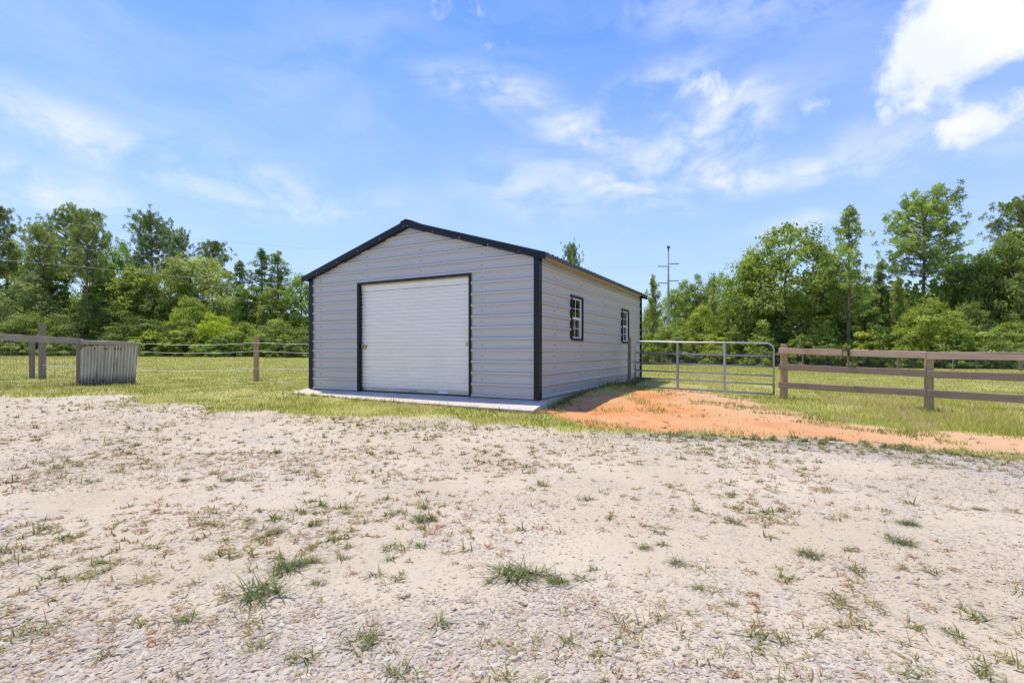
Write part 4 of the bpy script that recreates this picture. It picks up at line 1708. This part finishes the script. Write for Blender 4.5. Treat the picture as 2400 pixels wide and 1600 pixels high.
def woodland():
    """the depth of the wood behind the first trees, one mass of leaves"""
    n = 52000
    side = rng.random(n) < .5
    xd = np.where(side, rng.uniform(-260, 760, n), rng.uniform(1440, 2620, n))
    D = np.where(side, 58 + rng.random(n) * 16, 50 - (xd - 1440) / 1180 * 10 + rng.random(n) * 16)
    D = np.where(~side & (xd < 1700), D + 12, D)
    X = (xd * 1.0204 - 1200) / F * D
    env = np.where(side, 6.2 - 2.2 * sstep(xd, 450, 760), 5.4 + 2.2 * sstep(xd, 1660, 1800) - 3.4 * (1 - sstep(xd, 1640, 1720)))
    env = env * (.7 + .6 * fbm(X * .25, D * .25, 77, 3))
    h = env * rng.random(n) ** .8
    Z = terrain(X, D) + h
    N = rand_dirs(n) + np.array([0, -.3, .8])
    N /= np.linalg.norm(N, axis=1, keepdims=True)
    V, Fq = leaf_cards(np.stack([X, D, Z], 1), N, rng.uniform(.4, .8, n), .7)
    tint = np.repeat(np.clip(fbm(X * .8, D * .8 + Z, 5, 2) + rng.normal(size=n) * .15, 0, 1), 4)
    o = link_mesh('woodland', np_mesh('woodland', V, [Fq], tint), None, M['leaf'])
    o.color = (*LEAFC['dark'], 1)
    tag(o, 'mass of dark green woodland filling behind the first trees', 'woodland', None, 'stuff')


woodland()


# ------------------------------------------------------------------ lawn blades
def blades(P, h, wd, lean, tint, name):
    n = len(P)
    th = rng.uniform(0, 2 * math.pi, n)
    tx, ty = np.cos(th), np.sin(th)
    la = rng.uniform(0, 2 * math.pi, n)
    V = np.zeros((n, 3, 3), np.float32)
    V[:, 0] = P + np.stack([tx * wd, ty * wd, -.004 * np.ones(n)], 1)
    V[:, 1] = P - np.stack([tx * wd, ty * wd, .004 * np.ones(n)], 1)
    V[:, 2] = P + np.stack([np.cos(la) * lean * h, np.sin(la) * lean * h, h], 1)
    return np_mesh(name, V.reshape(-1, 3), [np.arange(3 * n).reshape(n, 3)], np.repeat(tint, 3))


def in_garage(X, Y, m=.0):
    lx = (X - C0.x) * .881 - (Y - C0.y) * .473
    ly = (X - C0.x) * .473 + (Y - C0.y) * .881
    return (lx > -GW - .24 - m) & (lx < .22 + m) & (ly > -.60 - m) & (ly < GL + .12)


def lawn():
    n = 560000
    a, b = 4.5, 46.0
    e = .05
    D = (a ** e + rng.random(n) * (b ** e - a ** e)) ** (1 / e)
    X = rng.uniform(-1.5, 1.5, n) * D
    lot, clay, grit, dl, dc = masks(X, D)
    nz = fbm(X * 1.6, D * 1.6, 55, 4)
    # a fringe of grass creeps over the clay and the lot in patches
    p = (1 - lot) * (1 - clay * np.where(nz > .69 - .20 * sstep(X, 3.2, 5.0), .35, .99))
    p = np.maximum(p, (1 - lot) * sstep(nz, .54, .66) * np.where(dl > -.45, .8, .0) * .7)
    p = np.maximum(p, sstep(nz, .42, .60) * sstep(dl, 1.3, 0.0) * .45 * (dl > 0) * sstep(X, 3.0, 1.0))
    p *= 1 - .65 * sstep(fbm(X * 1.3, D * 1.3, 59, 4), .52, .66) * (1 - sstep(D, 16, 24))
    keep = (rng.random(n) < p) & ~in_garage(X, D)
    X, D = X[keep], D[keep]
    Z = clay_z(X, D)
    m = len(X)
    patch = fbm(X * .5, D * .5, 91, 4)
    stripe = vnoise(X * .05 + 3, D * .5, 14)
    dist = sstep(D, 14, 30)
    spot = fbm(X * 2.2, D * 2.2, 97, 3)
    tint = .13 + .62 * sstep(patch, .38, .66) * (.4 + .5 * stripe) + .6 * sstep(spot, .50, .70) * (1 - dist) + .16 * dist + rng.normal(size=m) * .13
    tint += .24 * sstep(X, 2.5, 6) * (1 - dist) - .25 * clay[keep] + .25 * (rng.random(m) < .10)
    h = np.where(D < 22, rng.uniform(.022, .066, m) * (1 + .45 * sstep(X, 5, 8) * (D < 14)), rng.uniform(.03, .07, m)) * (1 + .5 * (patch > .6))
    wd = .0022 + .00036 * D
    me = blades(np.stack([X, D, Z], 1), h, wd, rng.uniform(.2, 1.0, m), np.clip(tint, 0, 1), 'lawn_grass')
    o = link_mesh('lawn_grass', me, None, M['lawn'])
    tag(o, 'short sunlit grass blades of the lawn and pasture', 'grass', None, 'stuff')


lawn()


# ------------------------------------------------------------------ weeds on the lot
def tuft_arrays(n, length, spread, tint, seed, width=.0035, seg=4, tall=0.0):
    """arching blades from one crown"""
    r_ = np.random.default_rng(seed)
    th = r_.uniform(0, 2 * math.pi, n)
    L = length * r_.uniform(.45, 1.1, n)
    el0 = np.clip(r_.normal(.85 - spread * .40, .38, n), .08, 1.5)
    curl = r_.uniform(.3, 1.5, n)
    V, Fq, Ft, tt = [], [], [], []
    th2 = r_.uniform(0, 2 * math.pi, n)
    base = np.stack([np.cos(th2), np.sin(th2)], 1) * (np.sqrt(r_.random(n))[:, None] * spread * length * .5)
    for i in range(n):
        px, py, pz = base[i, 0], base[i, 1], -.004
        el = el0[i]
        o = len(V)
        cs, sn = math.cos(th[i]), math.sin(th[i])
        w = width * r_.uniform(.7, 1.3)
        ti = float(np.clip(tint + r_.normal() * .13, 0, 1))
        for k in range(seg + 1):
            wk = w * (1 - (k / seg) ** 1.5) + .0003
            V += [(px - sn * wk, py + cs * wk, pz), (px + sn * wk, py - cs * wk, pz)]
            tt += [ti, ti]
            st = L[i] / seg
            px += cs * math.cos(el) * st
            py += sn * math.cos(el) * st
            pz = max(.002, pz + math.sin(el) * st)
            el -= curl[i] / seg * 1.3
        for k in range(seg):
            a = o + 2 * k
            Fq.append((a, a + 1, a + 3, a + 2))
    return np.array(V), np.array(Fq), np.array(tt)


TUFTM = {}
for key, args in {'dense': (150, .155, .95, .12), 'dense_b': (105, .145, .95, .22), 'olive': (70, .14, .8, .42), 'olive_b': (56, .13, .9, .55), 'sparse': (26, .18, .7, .46), 'tan': (40, .11, .8, .74)}.items():
    V, Fq, tt = tuft_arrays(*args, seed=len(TUFTM) + 5, width=.0021)
    me = np_mesh('tuft_' + key, V, [Fq], tt)
    me.materials.append(M['weed'])
    TUFTM[key] = me

WEEDS = [
    ('dense', 1190, 1322, 1.25, (1.5, 1.0), 'widest grey-green grass tuft in the middle of the gravel'),
    ('dense_b', 1282, 1340, .8, (1, 1), 'loose olive tuft touching the widest grey-green tuft'),
    ('dense', 600, 1368, 1.35, (1.3, 1.1), 'large dense green tuft left of centre on the gravel'),
    ('dense', 660, 1305, 1.15, (1.1, 1), 'bushy green tuft just above the large dense tuft'),
    ('olive', 715, 1290, .8, (1, 1), 'small olive tuft touching the bushy green tuft'),
    ('dense_b', 838, 1475, .95, (1.1, 1), 'flat wiry green tuft among coarse stones near the bottom'),
    ('dense_b', 912, 1545, .8, (.9, .9), 'upright bright green tuft on coarse gravel at the bottom edge'),
    ('dense_b', 425, 1425, .75, (1, 1), 'double green tuft on the stony left side'),
    ('sparse', 585, 1428, .95, (1.2, 1), 'thin pale tuft with long blades below the large dense tuft'),
    ('olive', 585, 1488, .75, (1, 1), 'olive spiky tuft in the stony patch below the thin pale tuft'),
    ('dense', 972, 1194, .75, (1.4, 1), 'flat blue-green tuft alone on the smooth sand'),
    ('dense', 1862, 1275, .75, (1.2, 1), 'wiry green tuft with one raised seed stalk on bare sand'),
    ('dense', 2070, 1245, .8, (1.2, 1), 'low green tuft with spreading blades on the right gravel'),
    ('dense', 2085, 1202, .7, (1.2, .9), 'dark green mat-like tuft above the low spreading one'),
    ('dense_b', 1557, 1294, .7, (1, 1), 'olive-green tuft beyond the widest tuft on the right'),
    ('olive', 1605, 1352, .55, (1, 1), 'compact round green tuft on smooth pale sand'),
    ('dense_b', 1482, 1260, .65, (1, 1), 'grey-green tuft next to sparse dry sprigs'),
    ('olive', 1680, 1388, .5, (1, 1), 'small tight olive tuft near the bottom right'),
    ('olive_b', 1895, 1128, .95, (1.9, .8), 'long brownish-green runner tuft on the right gravel'),
    ('olive_b', 1940, 1185, .7, (1, 1), 'spiky straw-green tuft below the long runner tuft'),
    ('olive', 800, 1256, .6, (1, 1), 'small forked green tuft on the sand left of centre'),
    ('dense_b', 635, 1222, .7, (1, 1), 'small dense green tuft up the sand on the left'),
    ('sparse', 322, 1338, 1.0, (1.1, 1), 'tall thin-bladed green tuft on the left gravel'),
    ('sparse', 192, 1330, 1.0, (1.1, 1), 'sparse leaning tuft on the far left gravel'),
    ('olive', 728, 1340, .6, (1, 1), 'short grey-olive tuft right of the bushy green tuft'),
    ('sparse', 1235, 1470, .8, (.8, 1), 'upright narrow tuft with stiff blades near the bottom centre'),
    ('olive_b', 1185, 1500, .65, (1, 1), 'yellowish tuft on coarse gravel bottom centre'),
    ('sparse', 1922, 1385, .95, (1.2, 1), 'straw-coloured tuft with wide thin blades bottom right'),
    ('olive_b', 1998, 1386, .7, (1.1, 1), 'leaning yellow-brown tuft beside the straw-coloured one'),
    ('olive', 465, 1203, .7, (1.2, 1), 'olive tuft pair on the left gravel'),
    ('dense', 530, 1103, .75, (1.1, .9), 'dark green tuft far up the left gravel'),
    ('dense', 425, 1103, .6, (1.2, .9), 'dark green mat far up the left gravel'),
    ('olive', 1245, 1115, .9, (.9, 1.2), 'tall dry-tipped tuft in the middle distance of the gravel'),
    ('olive', 670, 1520, .7, (1, 1), 'reddish-stemmed spreading tuft on coarse gravel bottom left'),
    ('dense', 2250, 670 + 500, .5, (1.2, .8), 'small dark tuft near the right picture edge'),
]
for (k, xd, yd_, s, (sx, sy), lab) in WEEDS:
    x, y = ground_pt(xd, yd_)
    o = link_mesh('grass_tuft', TUFTM[k])
    s *= .82
    o.location = (x, y, G(x, y))
    o.rotation_euler.z = random.uniform(-.4, .4) if sx > 1.15 else random.uniform(0, 6.28)
    o.scale = (s * sx, s * (1 if sx > 1.15 else sy), s * sy)
    tag(o, lab, 'grass tuft', 'grass tufts on the gravel lot')


def ruts(x, y):
    """two pressed wheel tracks that sweep across the lot"""
    w = .18 * np.sin(x * .6)
    a = np.abs(y - (2.75 + .10 * x + w))
    b = np.abs(y - (4.35 + .13 * x + w))
    return np.maximum(sstep(a, .42, .12), sstep(b, .45, .12))


def weeds():
    n = 46000
    e = .35
    D = (1.55 ** e + rng.random(n) * (11.5 ** e - 1.55 ** e)) ** (1 / e)
    X = rng.uniform(-1.5, 1.5, n) * D
    lot, clay, grit, dl, dc = masks(X, D)
    dens = fbm(X * 1.1, D * 1.1, 101, 4)
    p = lot * (1 - .6 * grit) * (.17 + .48 * sstep(dens, .47, .69)) * (1 - .45 * sstep(X, 1.0, 4.0)) * (.35 + .5 * sstep(D, 2.5, 6.5))
    p *= 1 - .75 * ruts(X, D)
    p = np.maximum(p, lot * sstep(dl, 2.6, .1) * sstep(dens, .36, .56) * .85)
    p = np.maximum(p, (1 - lot) * clay * .03)
    edge = (np.abs(sdf(LOT, X, D)) < .22) & (X > 1.2)
    p = np.maximum(p, edge * .5 * sstep(fbm(X * 1.4, D * 1.4, 151, 3), .46, .62))
    keep = (rng.random(n) < p) & ~in_garage(X, D)
    X, D, edge = X[keep], D[keep], edge[keep]
    Z = clay_z(X, D)
    VV, FF, TT, off = [], [], [], 0
    libs = []
    for wd in (.0020, .0034, .0058):
        lib = []
        for i in range(40):
            tone = [.30, .48, .58, .62, .70, .78, .86, .84][i % 8]
            nb = [26, 16, 11, 9, 14, 10, 14, 36][i % 8]
            ln = [.070, .080, .07, .085, .055, .045, .045, .030][i % 8]
            lib.append(tuft_arrays(max(6, int(nb * (.0020 / wd) ** .35)), ln, .75 if i % 8 < 7 else 2.2, tone, 300 + i, width=wd, seg=3))
        libs.append(lib)
    tan_patch = fbm(X * .7 + 9, D * .7, 141, 3)
    for i in range(len(X)):
        lib = libs[0 if D[i] < 2.8 else (1 if D[i] < 5.5 else 2)]
        j = rng.integers(40)
        if (tan_patch[i] > .54 or rng.random() < .28) and rng.random() < .8:
            j = 8 * rng.integers(5) + rng.integers(4, 8)
        V, Fq, tt = lib[j] if not edge[i] else lib[8 * rng.integers(5) + rng.integers(3)]
        a = rng.uniform(0, 6.28)
        s = rng.uniform(.6, 1.4) * (1.2 if edge[i] else 1)
        c, sn = math.cos(a) * s, math.sin(a) * s
        W = np.stack([V[:, 0] * c - V[:, 1] * sn + X[i], V[:, 0] * sn + V[:, 1] * c + D[i], V[:, 2] * s + Z[i]], 1)
        VV.append(W)
        FF.append(Fq + off)
        TT.append(tt)
        off += len(V)
    me = np_mesh('lot_weeds', np.concatenate(VV), [np.concatenate(FF)], np.concatenate(TT))
    o = link_mesh('lot_weeds', me, None, M['weed'])
    tag(o, 'scattered small dry and green weeds on the gravel lot', 'weeds', None, 'stuff')
    # taller grass along the foot of walls and posts
    VV, FF, TT, off = [], [], [], 0
    spots = []
    for k in range(240):
        y = rng.uniform(.3, 7.9)
        spots.append((*g2w(.25 + abs(rng.normal()) * .10, y), rng.uniform(.5, 1.25) * (1 + .6 * (3.2 < y < 7)), .12 + .35 * rng.random()))
    for k in range(34):
        spots.append((*g2w(.2 + rng.random() * .5, rng.uniform(-.7, .4)), rng.uniform(.5, 1.1), .3 + .5 * rng.random()))
    for (cx, cy, rad, nn_) in ((B.x, B.y, .35, 26), (A.x, A.y, .3, 16), (xp, yp, .25, 10), (PA.x, PA.y, .5, 30), (Cc.x, Cc.y, .3, 20), (-18.6, 19.2, .8, 40), (-13.5, 13.5, .9, 60)):
        for k in range(nn_):
            spots.append((cx + rng.normal() * rad, cy + rng.normal() * rad, rng.uniform(.6, 1.4), .2 + .25 * rng.random()))
    for k in range(70):
        t = rng.random()
        p_ = S0.lerp(S1, t)
        spots.append((p_.x + rng.normal() * .1, p_.y - .2 + rng.normal() * .12, rng.uniform(.5, 1.3), .2 + .3 * rng.random()))
    for k in range(150):
        x = rng.uniform(-6.5, .2)
        spots.append((*g2w(x, -.62 - .02 * x * 0 + rng.normal() * .05), rng.uniform(.45, .95), .22 + .4 * rng.random()))
    for (x, y, s, tone) in spots:
        i = int(tone * 10)
        V, Fq, tt = tuft_arrays(16, .15, .4, tone, int(rng.integers(1e6)), width=.005, seg=3)
        VV.append(V * s + np.array([x, y, float(clay_z(np.array([x]), np.array([y]))[0])]))
        FF.append(Fq + off)
        TT.append(tt)
        off += len(V)
    me = np_mesh('tall_grass', np.concatenate(VV), [np.concatenate(FF)], np.concatenate(TT))
    o = link_mesh('tall_grass', me, None, M['weed'])
    tag(o, 'taller unmown grass along the slab, walls and fence posts', 'grass', None, 'stuff')


weeds()


# ------------------------------------------------------------------ loose stones
def stones():
    ph = (1 + 5 ** .5) / 2
    ico = np.array([(-1, ph, 0), (1, ph, 0), (-1, -ph, 0), (1, -ph, 0), (0, -1, ph), (0, 1, ph), (0, -1, -ph), (0, 1, -ph), (ph, 0, -1), (ph, 0, 1), (-ph, 0, -1), (-ph, 0, 1)]) / 1.9
    fi = np.array([(0, 11, 5), (0, 5, 1), (0, 1, 7), (0, 7, 10), (0, 10, 11), (1, 5, 9), (5, 11, 4), (11, 10, 2), (10, 7, 6), (7, 1, 8), (3, 9, 4), (3, 4, 2), (3, 2, 6), (3, 6, 8), (3, 8, 9), (4, 9, 5), (2, 4, 11), (6, 2, 10), (8, 6, 7), (9, 8, 1)])
    n = 250000
    e = -.15
    D = (1.45 ** e + rng.random(n) * (9.0 ** e - 1.45 ** e)) ** (1 / e)
    X = rng.uniform(-1.5, 1.5, n) * D
    lot, clay, grit, dl, dc = masks(X, D)
    dens = fbm(X * .8, D * .8, 131, 4)
    coarse = sstep(D + .75 * (X / np.maximum(D, .1)) + (fbm(X * 1.5, D * 1.5, 171, 3) - .5) * 1.2, 2.75, 1.5)          # the heap of coarse stone lies towards the near left
    p = lot * np.clip(.13 + .40 * sstep(dens, .44, .60) + .55 * coarse + .5 * grit, 0, 1)
    p *= 1 - .7 * ruts(X, D)
    keep = rng.random(n) < p
    X, D, coarse, grit = X[keep], D[keep], coarse[keep], grit[keep]
    m = len(X)
    size = rng.lognormal(math.log(.0052), .42, m) * (1 + .9 * coarse * rng.random(m))
    size *= np.where(rng.random(m) < .012, 2.0, 1.0)
    size = np.clip(size * .88, .0025, .022) * (1 + .55 * sstep(D, 3, 8))
    Z = gz(X, D)
    a = rng.uniform(0, 6.28, m)
    sx, sy, sz = rng.uniform(.8, 1.5, m), rng.uniform(.7, 1.1, m), rng.uniform(.30, .62, m)
    J = ico[None] * (1 + .22 * rng.normal(size=(m, 12, 1)))
    J = J * np.stack([sx, sy, sz], 1)[:, None]
    c, s = np.cos(a)[:, None], np.sin(a)[:, None]
    V = np.stack([J[:, :, 0] * c - J[:, :, 1] * s, J[:, :, 0] * s + J[:, :, 1] * c, J[:, :, 2]], -1) * size[:, None, None]
    V += np.stack([X, D, Z + size * .13], 1)[:, None]
    Fq = (fi[None] + (np.arange(m) * 12)[:, None, None]).reshape(-1, 3)
    tone = np.clip(rng.random(m) ** .8 - .25 * grit * rng.random(m), 0, 1)
    me = np_mesh('loose_gravel', V.reshape(-1, 3), [Fq], np.repeat(tone, 12))
    o = link_mesh('loose_gravel', me, None, M['stone'])
    tag(o, 'loose pale pebbles and broken stone over the lot', 'gravel', None, 'stuff')
    print('stones', m)


stones()
